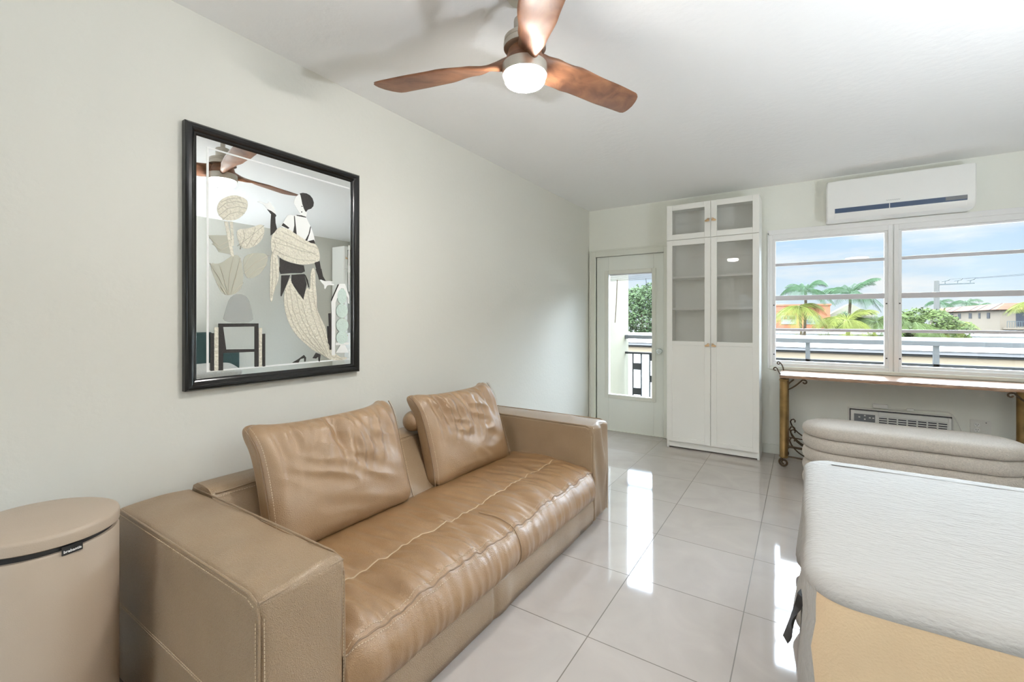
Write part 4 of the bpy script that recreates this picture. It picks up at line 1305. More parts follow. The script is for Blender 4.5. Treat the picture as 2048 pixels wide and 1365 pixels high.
rows = [ring(0.006, 0.485, 0.006, 1.0), ring(0.004, 0.497, 0.005, 1.0), ring(0.012, 0.512, 0.003, 1.0), ring(0.026, 0.523, 0.002, 1.0), ring(0.045, 0.530, 0.0, 1.0), ring(0.075, 0.533, 0.0, 1.0), ring(0.12, 0.534)]
top = MB()
top.sweep(rows, caps=False)
vs, fs = [], []
GX, GY = 110, 84
for i in range(GX + 1):
    for j in range(GY + 1):
        u, v = i / GX, j / GY
        x_, y_ = BX0 + 0.10 + (BX1 - BX0 - 0.20) * u, BY0 + 0.10 + (BY1 - BY0 - 0.20) * v
        z_ = 0.5335 + 0.004 * nz(x_ * 3, y_ * 3, 2.0) + 0.0022 * nz((x_ + y_ * 1.2) * 9, (y_ - x_ * .2) * 26, 3.0) - 0.002
        vs.append((x_, y_, z_))
for i in range(GX):
    for j in range(GY):
        fs.append((i * (GY + 1) + j, (i + 1) * (GY + 1) + j, (i + 1) * (GY + 1) + j + 1, i * (GY + 1) + j + 1))
top.add(vs, fs)
plabel(top.build('coverlet', M['sheet'], bed, sharp=180), 'white crinkled coverlet')
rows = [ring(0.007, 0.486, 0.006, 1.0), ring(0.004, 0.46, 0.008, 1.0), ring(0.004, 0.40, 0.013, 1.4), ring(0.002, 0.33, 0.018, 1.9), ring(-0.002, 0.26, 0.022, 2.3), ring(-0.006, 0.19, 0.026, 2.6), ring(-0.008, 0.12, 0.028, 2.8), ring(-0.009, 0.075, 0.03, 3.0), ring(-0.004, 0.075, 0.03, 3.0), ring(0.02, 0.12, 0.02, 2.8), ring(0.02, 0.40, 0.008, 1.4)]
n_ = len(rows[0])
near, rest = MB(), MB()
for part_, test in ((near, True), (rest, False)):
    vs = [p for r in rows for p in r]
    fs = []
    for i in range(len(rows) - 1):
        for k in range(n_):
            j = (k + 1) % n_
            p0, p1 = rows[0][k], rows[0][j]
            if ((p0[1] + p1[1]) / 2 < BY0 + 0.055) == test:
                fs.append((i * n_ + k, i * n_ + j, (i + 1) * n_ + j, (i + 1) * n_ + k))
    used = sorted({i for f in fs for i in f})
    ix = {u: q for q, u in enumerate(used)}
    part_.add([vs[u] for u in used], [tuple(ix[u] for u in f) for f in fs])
plabel(near.build('near_side_drop', M['drop'], bed, sharp=180), 'near side drop with soft folds, white cloth coloured as in warm shade')
plabel(rest.build('foot_side_drop', M['sheet'], bed, sharp=180), 'white drop at the foot and window side')
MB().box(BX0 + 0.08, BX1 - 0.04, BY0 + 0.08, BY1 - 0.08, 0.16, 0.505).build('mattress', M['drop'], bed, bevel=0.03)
for (lx, ly) in ((BX0 + 0.12, BY0 + 0.14), (BX0 + 0.12, BY1 - 0.14), (BX1 - 0.1, BY0 + 0.14), (BX1 - 0.1, BY1 - 0.14)):
    MB().lathe([(0.0, 0.0), (0.024, 0.0), (0.028, 0.16), (0.0, 0.16)], (lx, ly, 0), 16).build('leg', M['black'], bed)
fl = MB()
rows = []
for i in range(13):
    t = i / 12
    z = 0.335 - 0.15 * t
    x_ = BX0 - 0.004 - 0.042 * t ** 1.2
    y_ = 1.80 - 0.02 * t
    wd = 0.03 + 0.02 * t - 0.03 * max(0, t - 0.8)
    rows.append([(x_ + 0.008 * math.sin(9 * t), y_ - wd, z), (x_ - 0.012, y_, z - 0.004), (x_ + 0.004, y_ + wd, z + 0.006), (x_ + 0.006, y_, z)])
plabel(fl.sweep(rows).build('strap_end', M['black'], bed), 'black cloth flap hanging out at the foot side')
hb = MB()
cy = 2.14
for (ya, yb, zt, x0) in ((1.69, 2.60, 1.10, 4.03), (1.36, 1.688, 0.84, 4.04), (2.602, 2.925, 0.84, 4.04)):
    hb.rbox(((x0 + 4.095) / 2, (ya + yb) / 2, zt / 2 + 0.1), ((4.095 - x0) / 2, (yb - ya) / 2, zt / 2 - 0.1), 0.02, (3, 10, 10), 4)
plabel(hb.build('headboard', M['velvet'], bed, weld=True), 'dark green stepped velvet headboard')


def soft_pillow(yc, label):
    root = thing('bed_pillow', (3.86, yc, 0.53), label, 'pillow', 'white bed pillows')
    lm = Matrix.Translation((3.83, yc, 0.645)) @ Matrix.Rotation(R(-12), 4, 'Y')

    def disp(p, u, n):
        p = Vector(p)
        b_ = max(0, (1 - min(1, abs(u[0])) ** 2.5) * (1 - min(1, abs(u[1])) ** 2.5))
        p.z *= 0.25 + 0.75 * b_ ** 0.5
        p.z += 0.006 * nz(p.x * 9, p.y * 9, yc)
        return p
    MB(lm).rbox((0, 0, 0), (0.17, 0.30, 0.075), 0.03, (24, 36, 4), 4, disp).build('pillow_body', M['sheet'], root, weld=True, sharp=80)


soft_pillow(1.78, 'white bed pillow on the near half of the bed, against the green headboard')
soft_pillow(2.48, 'white bed pillow on the window half of the bed, against the green headboard')

# ------------------------------------------------------------------ channelled boucle bench
ben = thing('boucle_bench', (2.67, 4.10, 0.0), 'oatmeal boucle bench of stacked rounded channels behind the bed', 'bench')
NX0, NX1, NYC, NR_ = 2.075, 3.27, 4.10, 0.235


def capsule(inset, z, n=26):
    r = NR_ - inset
    pts = []
    for k in range(n + 1):
        a = -PI / 2 + PI * k / n
        pts.append((NX1 - NR_ + r * math.cos(a), NYC + r * math.sin(a), z))
    for k in range(1, 20):
        t = k / 20
        pts.append((NX1 - NR_ + (NX0 + NR_ - NX1 + NR_) * t, NYC + r, z))
    for k in range(n + 1):
        a = PI / 2 + PI * k / n
        pts.append((NX0 + NR_ + r * math.cos(a), NYC + r * math.sin(a), z))
    for k in range(1, 20):
        t = k / 20
        pts.append((NX0 + NR_ + (NX1 - 2 * NR_ - NX0 + 0.0) * t + (NR_ - NR_) * t, NYC - r, z))
    return pts


zs = [0.005, 0.11, 0.205, 0.30, 0.395]
for k in range(4):
    rows = []
    for i in range(11):
        a = -PI / 2 + PI * i / 10
        zc, hz = (zs[k] + zs[k + 1]) / 2, (zs[k + 1] - zs[k]) / 2
        rows.append(capsule(0.034 - 0.034 * math.cos(a) ** 0.8 if math.cos(a) > 0 else 0.034, zc + hz * math.sin(a)))
    MB().sweep(rows).build('channel', M['boucle'], ben, sharp=70)
rows = []
for ins, z in ((0.034, 0.395), (0.018, 0.399), (0.008, 0.407), (0.001, 0.422), (0.0, 0.438), (0.006, 0.456), (0.022, 0.472), (0.05, 0.483), (0.09, 0.489), (0.14, 0.492), (0.20, 0.494)):
    rows.append(capsule(ins, z))
plabel(MB().sweep(rows).build('seat_top', M['boucle'], ben, sharp=70), 'padded top channel')

# ------------------------------------------------------------------ bronze console desk
dk = thing('console_desk', (2.63, 4.6, 0.0), 'long worn wood desk with bronze scroll legs under the window', 'desk')
TX0, TX1, TY0, TY1 = 1.915, 3.46, 4.40, 4.805
rows = []
for i in range(61):
    x_ = TX0 + (TX1 - TX0) * i / 60
    w = 0.005 * nz(x_ * 9, 0, 0) + 0.003 * nz(x_ * 30, 0, 2)
    rows.append([(x_, TY0 + w, 0.762 + 0.004 * nz(x_ * 11, 1, 3)), (x_, TY0 - 0.002 + w, 0.775), (x_, TY0 + 0.004 + w, 0.787), (x_, TY0 + 0.02, 0.790), (x_, TY1, 0.790), (x_, TY1, 0.762)])
MB().sweep(rows).build('desk_top', M['desk'], dk, sharp=35)


def spiral(c, plane_u, r0, turns, a0, sgn=1, n=26, shrink=0.75):
    """flat scroll in the plane of unit vector u and z"""
    u = Vector(plane_u)
    pts = []
    for i in range(n + 1):
        t = i / n
        a = a0 + sgn * turns * 2 * PI * t
        r = r0 * (1 - shrink * t)
        pts.append(Vector(c) + u * (r * math.cos(a)) + Vector((0, 0, r * math.sin(a))))
    return pts


def curve3(p0, p1, p2, n=12):
    p0, p1, p2 = Vector(p0), Vector(p1), Vector(p2)
    return [p0 * (1 - t) ** 2 + p1 * 2 * t * (1 - t) + p2 * t * t for t in [i / n for i in range(n + 1)]]


def leg(x, y, inward, front):
    l = MB().lathe([(0.0, 0.085), (0.030, 0.085), (0.034, 0.092), (0.034, 0.10), (0.031, 0.105), (0.031, 0.735), (0.035, 0.74), (0.035, 0.752), (0.0, 0.762)], (x, y, 0), 24)
    o = l.build('leg', M['bronze'], dk, sharp=35)
    s = MB()
    s.tube(spiral((x, y, 0.043), (inward, 0, 0), 0.036, 1.5, PI * 0.55, 1, 34, 0.72), [0.0095 - 0.004 * i / 34 for i in range(35)], 10)
    s.build('foot_scroll', M['iron'], o)
    sc = MB()
    # scrolls above the top corner
    if front:
        up = curve3((x - inward * 0.012, y - 0.005, 0.765), (x - inward * 0.03, y - 0.005, 0.80), (x - inward * 0.045, y - 0.005, 0.832))
        up += spiral((x - inward * 0.062, y - 0.005, 0.832), (-inward, 0, 0), 0.017, 0.9, PI, -1, 14, 0.6)[1:]
        sc.tube(up, 0.0055, 8)
        # brackets under the top
        for (z0, L) in ((0.665, 0.155), (0.705, 0.085)):
            br = curve3((x + inward * 0.03, y, z0), (x + inward * L * 0.5, y, z0 + 0.02), (x + inward * L * 0.85, y, 0.752))
            if L > 0.1:
                br += spiral((x + inward * L * 0.95, y, 0.735), (inward, 0, 0), 0.018, 0.85, PI * 0.7, -1, 12, 0.5)[1:]
            sc.tube(br, 0.006, 8)
    else:
        up = curve3((x - inward * 0.01, y + 0.0, 0.765), (x - inward * 0.012, y, 0.85), (x - inward * 0.05, y, 0.868))
        up += spiral((x - inward * 0.05, y, 0.855), (-inward, 0, 0), 0.013, 0.8, PI / 2, -1, 12, 0.5)[1:]
        sc.tube(up, 0.005, 8)
    sc.build('scroll_bracket', M['iron'], o)
    return o


for (x, inw) in ((1.945, 1), (3.425, -1)):
    leg(x, 4.435, inw, True)
    leg(x, 4.765, inw, False)
st = MB()
for y in (4.435, 4.765):
    for (z0, z1, zf) in ((0.335, 0.175, 0.19), (0.24, 0.085, 0.10)):
        for x, inw in ((1.945, 1), (3.425, -1)):
            p = spiral((x + inw * 0.062, y, z0), (inw, 0, 0), 0.022, 0.8, 0.2, 1, 12, 0.3)[::-1] if False else []
            cc = [Vector((x + inw * 0.075, y, z0 - 0.008)), Vector((x + inw * 0.078, y, z0 + 0.008)), Vector((x + inw * 0.066, y, z0 + 0.02)), Vector((x + inw * 0.050, y, z0 + 0.014)), Vector((x + inw * 0.042, y, z0 - 0.006))]
            cc += curve3((x + inw * 0.045, y, z0 - 0.02), (x + inw * 0.09, y, z1 + 0.035), (x + inw * 0.22, y, z1 + 0.005))[1:]
            st.tube(cc, 0.0055, 8)
        st.tube([(1.97, y, z1 + 0.012), (2.15, y, z1), (3.21, y, z1), (3.40, y, z1 + 0.012)], 0.0055, 8)
st.build('lower_stretcher', M['iron'], dk)

# ------------------------------------------------------------------ split air conditioner
ac = thing('air_conditioner', (2.71, YB, 2.09), 'white wall mounted air conditioner high above the window', 'air conditioner')
AX0, AX1, AZ0, AZ1, AY = 2.252, 3.160, 2.095, 2.425, 4.640
prof = [(YB - 0.004, AZ0), (AY + 0.075, AZ0), (AY + 0.035, AZ0 + 0.008), (AY + 0.012, AZ0 + 0.032), (AY + 0.002, AZ0 + 0.06), (AY, AZ0 + 0.085), (AY, AZ1 - 0.012), (AY + 0.004, AZ1 - 0.004), (AY + 0.014, AZ1), (YB - 0.004, AZ1)]
b = MB()
rows = []
for x_, ins in ((AX0, 0.012), (AX0 + 0.002, 0.006), (AX0 + 0.008, 0.001), (AX0 + 0.014, 0.0), (AX1 - 0.014, 0.0), (AX1 - 0.008, 0.001), (AX1 - 0.002, 0.006), (AX1, 0.012)):
    rows.append([(x_, y_ + (ins if y_ < YB - 0.05 else 0), z_ + (ins if z_ < AZ0 + 0.03 else (-ins if z_ > AZ1 - 0.03 else 0))) for y_, z_ in prof])
b.sweep(rows)
b.build('casing', M['plastic'], ac, sharp=30)
sl = MB()
rows = []
for x_ in (AX0 + 0.055, AX1 - 0.05):
    rows.append([(x_, AY - 0.0015, AZ0 + 0.094), (x_, AY - 0.0010, AZ0 + 0.080), (x_, AY + 0.0035, AZ0 + 0.050), (x_, AY + 0.02, AZ0 + 0.050), (x_, AY + 0.02, AZ0 + 0.094)])
plabel(sl.sweep(rows).build('air_outlet', M['vent_blue'], ac), 'dark blue slot of the air outlet')
fp = MB()
rows = []
for x_ in (AX0 + 0.055, AX1 - 0.05):
    rows.append([(x_, AY + 0.0045, AZ0 + 0.056), (x_, AY + 0.001, AZ0 + 0.0555), (x_, AY + 0.0105, AZ0 + 0.022), (x_, AY + 0.022, AZ0 + 0.011), (x_, AY + 0.03, AZ0 + 0.02)])
fp.sweep(rows).build('louvre_flap', M['plastic'], ac, bevel=0.001)
MB().box(AX1 - 0.17, AX1 - 0.05, AY - 0.002, AY + 0.004, AZ0 + 0.066, AZ0 + 0.092).build('display_window', M['panel_grey'], ac)
MB().box(2.66, 2.664, AY - 0.0025, AY + 0.004, AZ0 + 0.052, AZ0 + 0.093).build('outlet_rib', M['plastic'], ac)
lg = MB()
pts = [(2.642 + 0.085 * i / 24, AY - 0.0006, AZ0 + 0.118 + 0.0045 * math.sin(i * 1.9) * (0.8 if i % 5 else 1.5)) for i in range(25)]
lg.tube(pts, 0.0009, 5)
plabel(lg.build('logo', M['panel_grey'], ac), 'small grey script mark')

# through-the-wall unit behind the bench
oa = thing('wall_air_unit', (2.73, YB, 0.1), 'old white through wall air unit behind the boucle bench', 'air conditioner')
UX0, UX1, UZ0, UZ1 = 2.42, 3.062, 0.10, 0.488
MB().frame(UX0 - 0.012, UX1 + 0.012, UZ0 - 0.012, UZ1 + 0.012, YB - 0.018, YB, 0.016).build('wall_sleeve', M['plastic_grey'], oa, bevel=0.003)
MB().box(UX0 - 0.001, UX1 + 0.001, YB - 0.022, YB - 0.002, UZ0 - 0.001, UZ1 + 0.001).build('shadow_gap', M['gap'], oa)
gx0, gx1 = UX0 + 0.19, UX1 - 0.026
b = MB()
b.box(UX0 + 0.006, gx0, YB - 0.05, YB - 0.003, UZ0 + 0.006, UZ1 - 0.008).box(gx1, UX1 - 0.006, YB - 0.05, YB - 0.003, UZ0 + 0.006, UZ1 - 0.008)
b.box(gx0, gx1, YB - 0.05, YB - 0.003, UZ1 - 0.042, UZ1 - 0.008).box(gx0, gx1, YB - 0.05, YB - 0.003, UZ0 + 0.006, UZ0 + 0.03)
b.build('front_panel', M['plastic'], oa, bevel=0.003)
MB().box(gx0, gx1, YB - 0.03, YB - 0.004, UZ0 + 0.02, UZ1 - 0.03).build('grille_back', M['vent_dark'], oa)
g = MB()
for k in range(17):
    z = UZ0 + 0.04 + k * 0.0185
    g.box(gx0, gx1, YB - 0.048, YB - 0.032, z, z + 0.008)
for k in range(8):
    x_ = gx0 + (gx1 - gx0) * k / 7
    g.box(x_ - 0.004, x_ + 0.004, YB - 0.049, YB - 0.031, UZ0 + 0.03, UZ1 - 0.042)
g.build('grille', M['plastic'], oa)
cp = MB().box(UX0 + 0.028, gx0 - 0.022, YB - 0.0525, YB - 0.048, UZ1 - 0.15, UZ1 - 0.034).build('control_panel', M['panel_grey'], oa)
kb = MB()
for (dx, dz, r) in ((0.035, -0.06, 0.006), (0.072, -0.045, 0.006), (0.072, -0.075, 0.006), (0.105, -0.06, 0.006), (0.128, -0.06, 0.006)):
    kb.obox((UX0 + 0.028 + dx, YB - 0.0535, UZ1 - 0.012 + dz + 0.012), (r, 0, 0), (0, 0.0015, 0), (0, 0, r * .8))
kb.build('buttons', M['plastic'], cp)
# its power cord lying along the top
p = []
for i in range(50):
    t = i / 49
    x_ = 2.60 + 0.55 * t
    z_ = 0.522 - 0.012 * math.sin(t * 2 * PI * 1.1) * (1 - t) + 0.0 if t < 0.8 else 0.522 - 0.25 * ((t - 0.8) / 0.2) ** 1.8
    p.append((x_, YB - 0.016, z_))
cb = MB().tube(p, 0.004, 8)
cb.tube([(2.62, YB - 0.016, 0.515), (2.70, YB - 0.02, 0.506), (2.80, YB - 0.018, 0.510)], 0.0035, 8)
cd = cb.build('power_cord', M['plastic_grey'], oa)
plabel(cd, 'white power cord lying along the top')
MB().rbox((2.625, YB - 0.024, 0.53), (0.05, 0.018, 0.018), 0.008, (4, 2, 2), 4).build('inline_breaker', M['plastic'], cd, weld=True)
MB().rbox((2.815, YB - 0.018, 0.519), (0.022, 0.010, 0.010), 0.004, (2, 2, 2), 3).build('cord_clip', M['plastic'], cd, weld=True)
# double wall outlet
ot = thing('wall_outlet', (3.225, YB, 0.44), 'square white wall outlet plate right of the old air unit', 'outlet')
MB().rbox((3.225, YB - 0.004, 0.425), (0.058, 0.004, 0.058), 0.003, (3, 1, 3), 3).build('cover_plate', M['plastic_grey'], ot, weld=True)
for dz in (0.02, -0.02):
    MB().lathe([(0.0, 0.0), (0.0165, 0.0), (0.0175, -0.003), (0.0, -0.003)], (0, 0, 0), 20).build('socket', M['plastic'], ot)
    s_ = ot.children[-1]
    s_.data.transform(Matrix.Translation((3.205, YB - 0.0105, 0.425 + dz)) @ Matrix.Rotation(PI / 2, 4, 'X'))
    hl = MB()
    for dx in (-0.006, 0.006):
        hl.box(3.205 + dx - 0.0012, 3.205 + dx + 0.0012, YB - 0.0118, YB - 0.0098, 0.425 + dz, 0.425 + dz + 0.008)
    hl.box(3.203, 3.207, YB - 0.0118, YB - 0.0098, 0.425 + dz - 0.010, 0.425 + dz - 0.006)
    hl.build('socket_hole', M['gap'], s_)
MB().box(3.252, 3.258, YB - 0.0102, YB - 0.007, 0.462, 0.468).build('plate_screw', M['gap'], ot)

# ------------------------------------------------------------------ outside
struct('ground', MB().box(-70, 110, 6.4, 190, -3.5, -3.3), M['asphalt'], 'pale street level ground', 'ground')
struct('balcony_floor', MB().box(-1.0, 9.0, YB + T, 6.12, -0.32, -0.12), M['concrete'], 'balcony slab outside the window', 'balcony floor')
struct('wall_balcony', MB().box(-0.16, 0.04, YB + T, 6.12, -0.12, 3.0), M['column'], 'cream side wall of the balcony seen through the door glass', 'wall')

rail = thing('balcony_railing', (2.6, 6.0, -0.12), 'grey balcony railing with thin bars and dark square plates', 'railing')
MB().box(0.04, 6.0, 5.965, 6.035, 0.992, 1.042).build('top_rail', M['rail'], rail, bevel=0.006)
MB().box(0.04, 6.0, 5.98, 6.02, 0.785, 0.812).build('middle_rail', M['rail_plate'], rail)
MB().box(0.04, 6.0, 5.98, 6.02, -0.02, 0.01).build('bottom_rail', M['rail_plate'], rail)
for x_ in (1.07, 2.13, 3.19, 4.25, 5.31):
    MB().box(x_ - 0.022, x_ + 0.022, 5.98, 6.02, -0.12, 0.992).build('post', M['rail'], rail)
pl = MB()
for k in range(46):
    x_ = 0.144 + 0.1135 * k
    MB().box(x_ - 0.007, x_ + 0.007, 5.99, 6.01, 0.01, 0.785).build('baluster', M['rail_plate'], rail)
    zz = {0: (0.617, 0.28), 1: (), 2: (0.745, 0.46)}[k % 3]
    for z in zz:
        MB().box(x_ + 0.007, x_ + 0.1065, 5.993, 6.007, z - 0.045, z + 0.045).build('square_plate', M['rail_plate'], rail)

nb = thing('flat_roofed_building', (10, 26, -3.3), 'long low building with a bright white flat roof just beyond the balcony', 'building')
MB().box(-16, 46, 20.2, 33.0, -3.3, -0.25).build('lower_wall', M['roof_white'], nb)
MB().box(-16, 46, 20.15, 33.0, -0.25, 0.0).build('upper_wall', M['stucco_beige'], nb)
MB().box(-16, 46, 20.05, 33.0, 0.0, 0.08).build('eaves_shadow', M['shadow_and_rib'], nb)  # dark band that paints in the shadow under the roof edge
MB().box(-16.2, 46.2, 19.9, 33.1, 0.08, 0.20).build('fascia', M['fascia'], nb)
MB().box(-16.3, 46.3, 19.85, 33.1, 0.20, 0.235).build('flat_roof', M['roof_white'], nb)
n2 = thing('white_roofed_building', (10, 46, -3.3), 'second low white roofed building behind the palm trees', 'building')
MB().box(-4.5, 46, 42.2, 50.9, -3.3, 0.10).build('wall', M['roof_white'], n2)
MB().box(-4.7, 46.2, 42.0, 51.0, 0.10, 0.22).build('flat_roof', M['roof_white'], n2)

sb = thing('salmon_building', (0.5, 54, -3.3), 'salmon pink building with two white framed windows left of the palms', 'building')
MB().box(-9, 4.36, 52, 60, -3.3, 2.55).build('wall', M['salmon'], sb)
MB().box(-9.1, 4.46, 51.9, 60.1, 2.55, 2.70).build('parapet', M['salmon'], sb)
for (x0, x1, dark) in ((0.37, 1.63, True), (2.46, 3.57, False)):
    w_ = MB().frame(x0, x1, 0.74, 1.58, 51.93, 52.0, 0.05).box((x0 + x1) / 2 - 0.03, (x0 + x1) / 2 + 0.03, 51.94, 52, 0.74, 1.58).box(x0, x1, 51.94, 52, 1.14, 1.20).build('window', M['win_white'], sb)
    for j in range(2):
        xa = x0 + 0.05 + j * ((x1 - x0) / 2 - 0.02)
        xb = xa + (x1 - x0) / 2 - 0.08
        MB().box(xa, xb, 51.97, 51.99, 1.20, 1.53).build('upper_pane', M['win_dark'] if dark else M['steel'], w_)
        MB().box(xa, xb, 51.97, 51.99, 0.79, 1.14).build('lower_pane', M['win_white'] if dark else M['steel'], w_)
        if dark:
            bars = MB()
            for q in range(1, 3):
                bars.box(xa + (xb - xa) * q / 3 - 0.03, xa + (xb - xa) * q / 3 + 0.03, 51.95, 51.975, 1.20, 1.53)
            bars.build('window_bars', M['salmon'], w_)
gh = thing('cream_gabled_house', (6.4, 62, -3.3), 'cream gabled house end half hidden by the palms', 'building')
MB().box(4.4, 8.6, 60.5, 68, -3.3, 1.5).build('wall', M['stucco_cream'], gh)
MB().prism([(4.3, 1.5), (8.7, 1.5), (6.5, 2.95)], lambda a, c, t: (a, 60.4 + t, c), 7.7).build('gable_roof', M['stucco_cream'], gh, smooth=False)

# ivory apartment block: long side wall receding, front with a balcony
ib = thing('apartment_building', (28, 85, -3.3), 'long ivory apartment block with a red tiled roof edge at the right', 'building')
IX, IY, IE = 20.7, 71.5, 2.30
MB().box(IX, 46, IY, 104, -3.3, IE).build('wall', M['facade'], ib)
rf = MB()
o_ = 0.45
rf.add([(IX - o_, IY - o_, IE), (46, IY - o_, IE), (46, 104, IE), (IX - o_, 104, IE), (IX + .5, IY + .5, IE + .72), (46, IY + .5, IE + .72), (46, 104, IE + .72), (IX + .5, 104, IE + .72)],
       [(0, 1, 5, 4), (1, 2, 6, 5), (2, 3, 7, 6), (3, 0, 4, 7), (4, 5, 6, 7), (0, 3, 2, 1)])
roof = rf.build('tiled_roof', M['tile_red'], ib, smooth=False)
rg = MB()
for yq in (73, 77.5, 80.5, 88, 92):
    rg.obox((IX + .05, yq, IE + .37), (0.5, 0, 0.37), (0, 0.16, 0), (-0.03, 0, 0.05))
rg.build('roof_rib', M['shadow_and_rib'], roof)
for yq, wq in ((98.5, .5), (95.0, 1.3), (90.6, 1.3), (86.8, 1.2), (82.0, 1.2), (78.4, .7), (75.2, 1.0)):
    for zc in (1.66, -0.85):
        MB().box(IX - 0.04, IX + 0.1, yq - wq / 2, yq + wq / 2, zc - 0.35, zc + 0.35).build('window', M['win_dark'], ib)
MB().box(21.9, 22.8, IY - 0.03, IY + 0.1, 0.45, 2.0).build('balcony_door', M['win_dark'], ib)
MB().box(23.6, 26.5, IY - 0.03, IY + 0.1, 0.5, 1.95).build('wide_window', M['steel'], ib)
bb = MB().box(20.9, 25.2, IY - 1.2, IY, 0.10, 0.30).build('balcony', M['facade'], ib)
r_ = MB().box(20.9, 25.2, IY - 1.2, IY - 1.15, 0.95, 1.02)
for k in range(24):
    r_.box(20.9 + k * 0.183, 20.94 + k * 0.183, IY - 1.2, IY - 1.16, 0.3, 0.95)
r_.build('balcony_rail', M['steel'], bb)


# trees and palms
def frond(mb, base, az, L, rise, droop, wid, n=17, seed=0):
    """an arching palm leaf: rachis plus leaflets on both sides"""
    rnd = random.Random(seed)
    d = Vector((math.cos(az), math.sin(az), 0))
    s = Vector((-d.y, d.x, 0))
    pts = []
    for i in range(n + 1):
        t = i / n
        pts.append(Vector(base) + d * (L * (t - 0.12 * t * t * droop)) + Vector((0, 0, L * (rise * t - droop * t * t))))
    mb.tube(pts, [0.03 * L / 1.7 * (1 - 0.8 * i / n) for i in range(n + 1)], 4)
    for i in range(1, n + 1):
        for q in range(2):
            t = (i - 0.5 * q) / n
            k = min(int(t * n), n - 1)
            p = pts[k].lerp(pts[k + 1], t * n - k)
            tan = (pts[k + 1] - pts[k]).normalized()
            ll = wid * math.sin(PI * (0.12 + 0.86 * t)) ** 0.7 * rnd.uniform(0.85, 1.1)
            for sg in (-1, 1):
                tip = p + (s * sg * 0.80 + tan * 0.55 + Vector((0, 0, -0.45 - 0.25 * rnd.random()))) * ll
                w_ = tan * 0.013 * L / 1.6
                mb.add([p - w_, p + w_, p.lerp(tip, .6) + w_ * .9, tip, p.lerp(tip, .6) - w_ * .9], [(0, 1, 2, 3, 4)])


def palm(x_, y_, z0, zc, L, n, mat, label, seed, rise=(0.1, 0.95), droop=0.75, wid=None, trunk_r=0.09, name='palm_tree', group=None):
    rnd = random.Random(seed)
    t = thing(name, (x_, y_, z0), label, 'palm tree', group)
    pts = [(x_ + 0.06 * math.sin(i * 0.7 + seed), y_, z0 + (zc - z0) * i / 8) for i in range(9)]
    MB().tube(pts, [trunk_r * (1.15 - 0.03 * i) for i in range(9)], 10).build('trunk', M['trunk'], t)
    c = MB()
    for k in range(n):
        rs = rise[0] + (rise[1] - rise[0]) * ((k * 0.618) % 1.0)
        frond(c, (pts[-1][0], y_, zc), 2 * PI * k * 0.382 + rnd.uniform(-.2, .2), L * rnd.uniform(0.85, 1.1), rs, droop * rnd.uniform(.8, 1.2), wid or L * 0.32, seed=seed * 31 + k)
    c.build('palm_crown', mat, t, smooth=False)
    return t


palm(2.25, 35.9, -3.3, 3.15, 1.75, 20, M['palm_dark'], 'dark green palm with a thin trunk before the salmon building, the taller of the pair', 3, (0.35, 1.35), 0.95)
palm(2.02, 35.2, -3.3, 2.05, 1.9, 20, M['palm_light'], 'yellow green palm crown drooping before the salmon building, the lower of the pair', 5, (0.0, 0.7), 0.95)
palm(4.85, 38.4, -3.3, 3.0, 1.85, 24, M['palm_dark'], 'tall bluish palm beside the left window mullion', 8, (0.2, 1.4), 0.85)
palm(4.6, 36.6, -3.3, 1.1, 2.1, 26, M['palm_light'], 'low arching yellow green palm clump left of the window mullion', 11, (0.2, 1.15), 0.95, 0.6)
palm(6.1, 37.6, -3.3, 1.0, 1.9, 26, M['leaf_light'], 'low bright green palm clump right behind the window mullion', 14, (0.2, 1.1), 0.95, 0.55)
palm(8.2, 38.6, -3.3, 0.9, 2.1, 28, M['leaf_light'], 'low full green palm clump in the right window bay', 17, (0.2, 1.2), 0.9, 0.6)
palm(9.9, 39.8, -3.3, 0.5, 2.1, 26, M['palm_light'], 'yellowish low palm clump before the ivory block', 19, (0.1, 1.1), 0.95, 0.6)
palm(19.6, 58.8, -3.3, 2.55, 2.3, 16, M['palm_light'], 'palm crown cut off at the right edge, before the ivory block', 23, (0.1, 0.9), 0.9)
palm(26.7, 129, -3.3, 4.6, 3.2, 14, M['palm_dark'], 'small far palm beside the utility pole', 29, (0.2, 1.0), 0.8)
palm(31.5, 132, -3.3, 4.6, 3.4, 14, M['palm_dark'], 'small far palm above the middle of the tiled roof', 31, (0.2, 1.0), 0.8)
palm(33.9, 133.7, -3.3, 3.9, 2.9, 12, M['palm_dark'], 'small far palm just right of the middle one above the tiled roof', 37, (0.2, 1.0), 0.8)


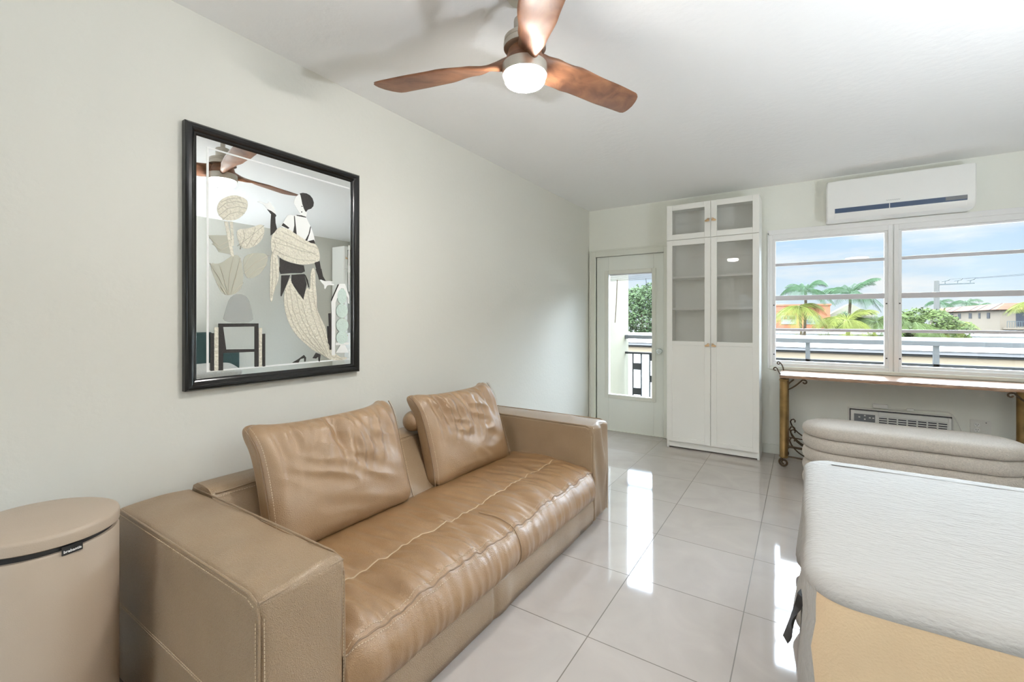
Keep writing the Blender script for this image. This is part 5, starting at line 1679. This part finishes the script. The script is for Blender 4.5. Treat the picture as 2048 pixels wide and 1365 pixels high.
def tree(x_, y_, z0, crown, mat, label, seed, n=2600, leaf=0.22, trunk=0.15, name='leafy_tree'):
    """crown: list of (dx, dy, z, rx, ry, rz) blobs filled with small leaves"""
    rnd = random.Random(seed)
    t = thing(name, (x_, y_, z0), label, 'tree')
    tr = MB().tube([(x_, y_, z0), (x_ + .1, y_, z0 + 1.5), (x_ - .05, y_, crown[0][2])], [trunk, trunk * .85, trunk * .5], 10)
    for (dx, dy, z, rx, ry, rz) in crown:
        tr.tube([(x_, y_, z0 + 1.6), (x_ + dx, y_ + dy, z)], [trunk * .5, trunk * .15], 8)
    tr.build('trunk', M['trunk'], t)
    m = MB()
    vol = [c[3] * c[4] * c[5] for c in crown]
    for (dx, dy, z, rx, ry, rz), vv in zip(crown, vol):
        for k in range(int(n * vv / sum(vol))):
            a = Vector((rnd.gauss(0, 1), rnd.gauss(0, 1), rnd.gauss(0, 1))).normalized()
            rr = rnd.uniform(0.55, 1.0) ** 0.5 * (1 + 0.25 * nz(a.x * 2.5 + seed, a.y * 2.5, a.z * 2.5 + dx))
            c = Vector((x_ + dx + a.x * rx * rr, y_ + dy + a.y * ry * rr, z + a.z * rz * rr))
            u = Vector((rnd.uniform(-1, 1), rnd.uniform(-1, 1), rnd.uniform(-.6, .6))).normalized()
            w = u.orthogonal().normalized()
            s = leaf * rnd.uniform(.6, 1.2)
            m.add([c - u * s, c + w * s * .45, c + u * s, c - w * s * .45], [(0, 1, 2, 3)])
    m.build('foliage', mat, t, smooth=False)
    return t


tree(-11.6, 45.5, -3.3, [(0, 0, 2.0, 3.2, 2.6, 2.4), (1.2, -.5, 3.2, 1.7, 1.6, 1.7), (-1.8, 0, 2.6, 2.0, 1.6, 2.0), (2.6, 0, 1.2, 1.8, 1.5, 1.7)], M['leaf'], 'dense green tree seen through the balcony door glass', 41, 9000, 0.17)
tree(-7.3, 48.0, -3.3, [(0, 0, 1.6, 1.6, 1.5, 1.9), (0.6, 0, 2.8, 1.0, 1.0, 1.0)], M['leaf_light'], 'yellowish tree at the right edge of the door glass', 43, 2600, 0.18)
tree(8.9, 39.4, -3.3, [(0, 0, 0.9, 1.7, 1.2, 1.1), (-1.2, 0, 0.8, 1.0, 1.0, 1.0), (1.3, 0, 0.5, 1.0, 1.0, 0.8)], M['leaf_light'], 'round bushy tree within the palm clumps of the right bay', 47, 3000, 0.13, name='bushy_tree')
tree(5.9, 56.5, -3.3, [(0, 0, 0.9, 1.1, 1.0, 1.0)], M['leaf'], 'dark bush beside the salmon wall', 53, 1500, 0.16, name='bushy_tree')

# utility pole, wires and street lamp
pp = thing('utility_pole', (13.5, 61, -3.3), 'tall weathered utility pole with a cross arm in the right window bay', 'utility pole')
MB().tube([(13.5, 61, -3.3), (13.5, 61, 5.1)], [0.28, 0.2], 14).build('pole', M['pole'], pp)
ca = MB().obox((14.85, 60.9, 4.72), (1.35, 0, 0.02), (0, 0.05, 0), (0, 0, 0.05)).build('cross_arm', M['steel'], pp)
ins = MB()
for k in range(3):
    xk = 14.1 + 0.9 * k
    ins.tube([(xk, 60.9, 4.74), (xk, 60.9, 5.0), (xk + 0.35, 60.8, 5.2)], 0.035, 6)
    ins.tube([(xk - .25, 60.9, 4.98), (xk + .3, 60.9, 5.12)], 0.03, 6)
ins.build('insulator', M['steel'], ca)
for k in range(3):
    xk = 14.45 + 0.9 * k
    p = []
    for i in range(17):
        t = i / 16
        p.append((xk + 17 * t, 60.8 - 18 * t, 5.2 + 1.6 * t - 2.2 * t * (1 - t)))
    w_ = MB().tube(p, 0.012, 5).build('power_line', M['wire'])
    tag(w_, ['power line from the innermost insulator of the utility pole', 'power line from the middle insulator of the utility pole', 'power line from the outermost insulator of the utility pole'][k], 'wire', 'power lines at the utility pole')
sl_ = thing('street_lamp', (17.2, 41.2, -3.3), 'flat grey street lamp head at the right edge of the window', 'street lamp')
MB().tube([(17.2, 41.2, -3.3), (17.2, 41.2, 4.2), (16.4, 41.2, 4.36), (15.1, 41.2, 4.3)], [0.1, 0.07, 0.05, 0.05], 10).build('lamp_pole', M['steel'], sl_)
MB().rbox((14.7, 41.2, 4.27), (0.55, 0.17, 0.08), 0.07, (6, 3, 2), 4).build('lamp_head', M['steel'], sl_, weld=True)
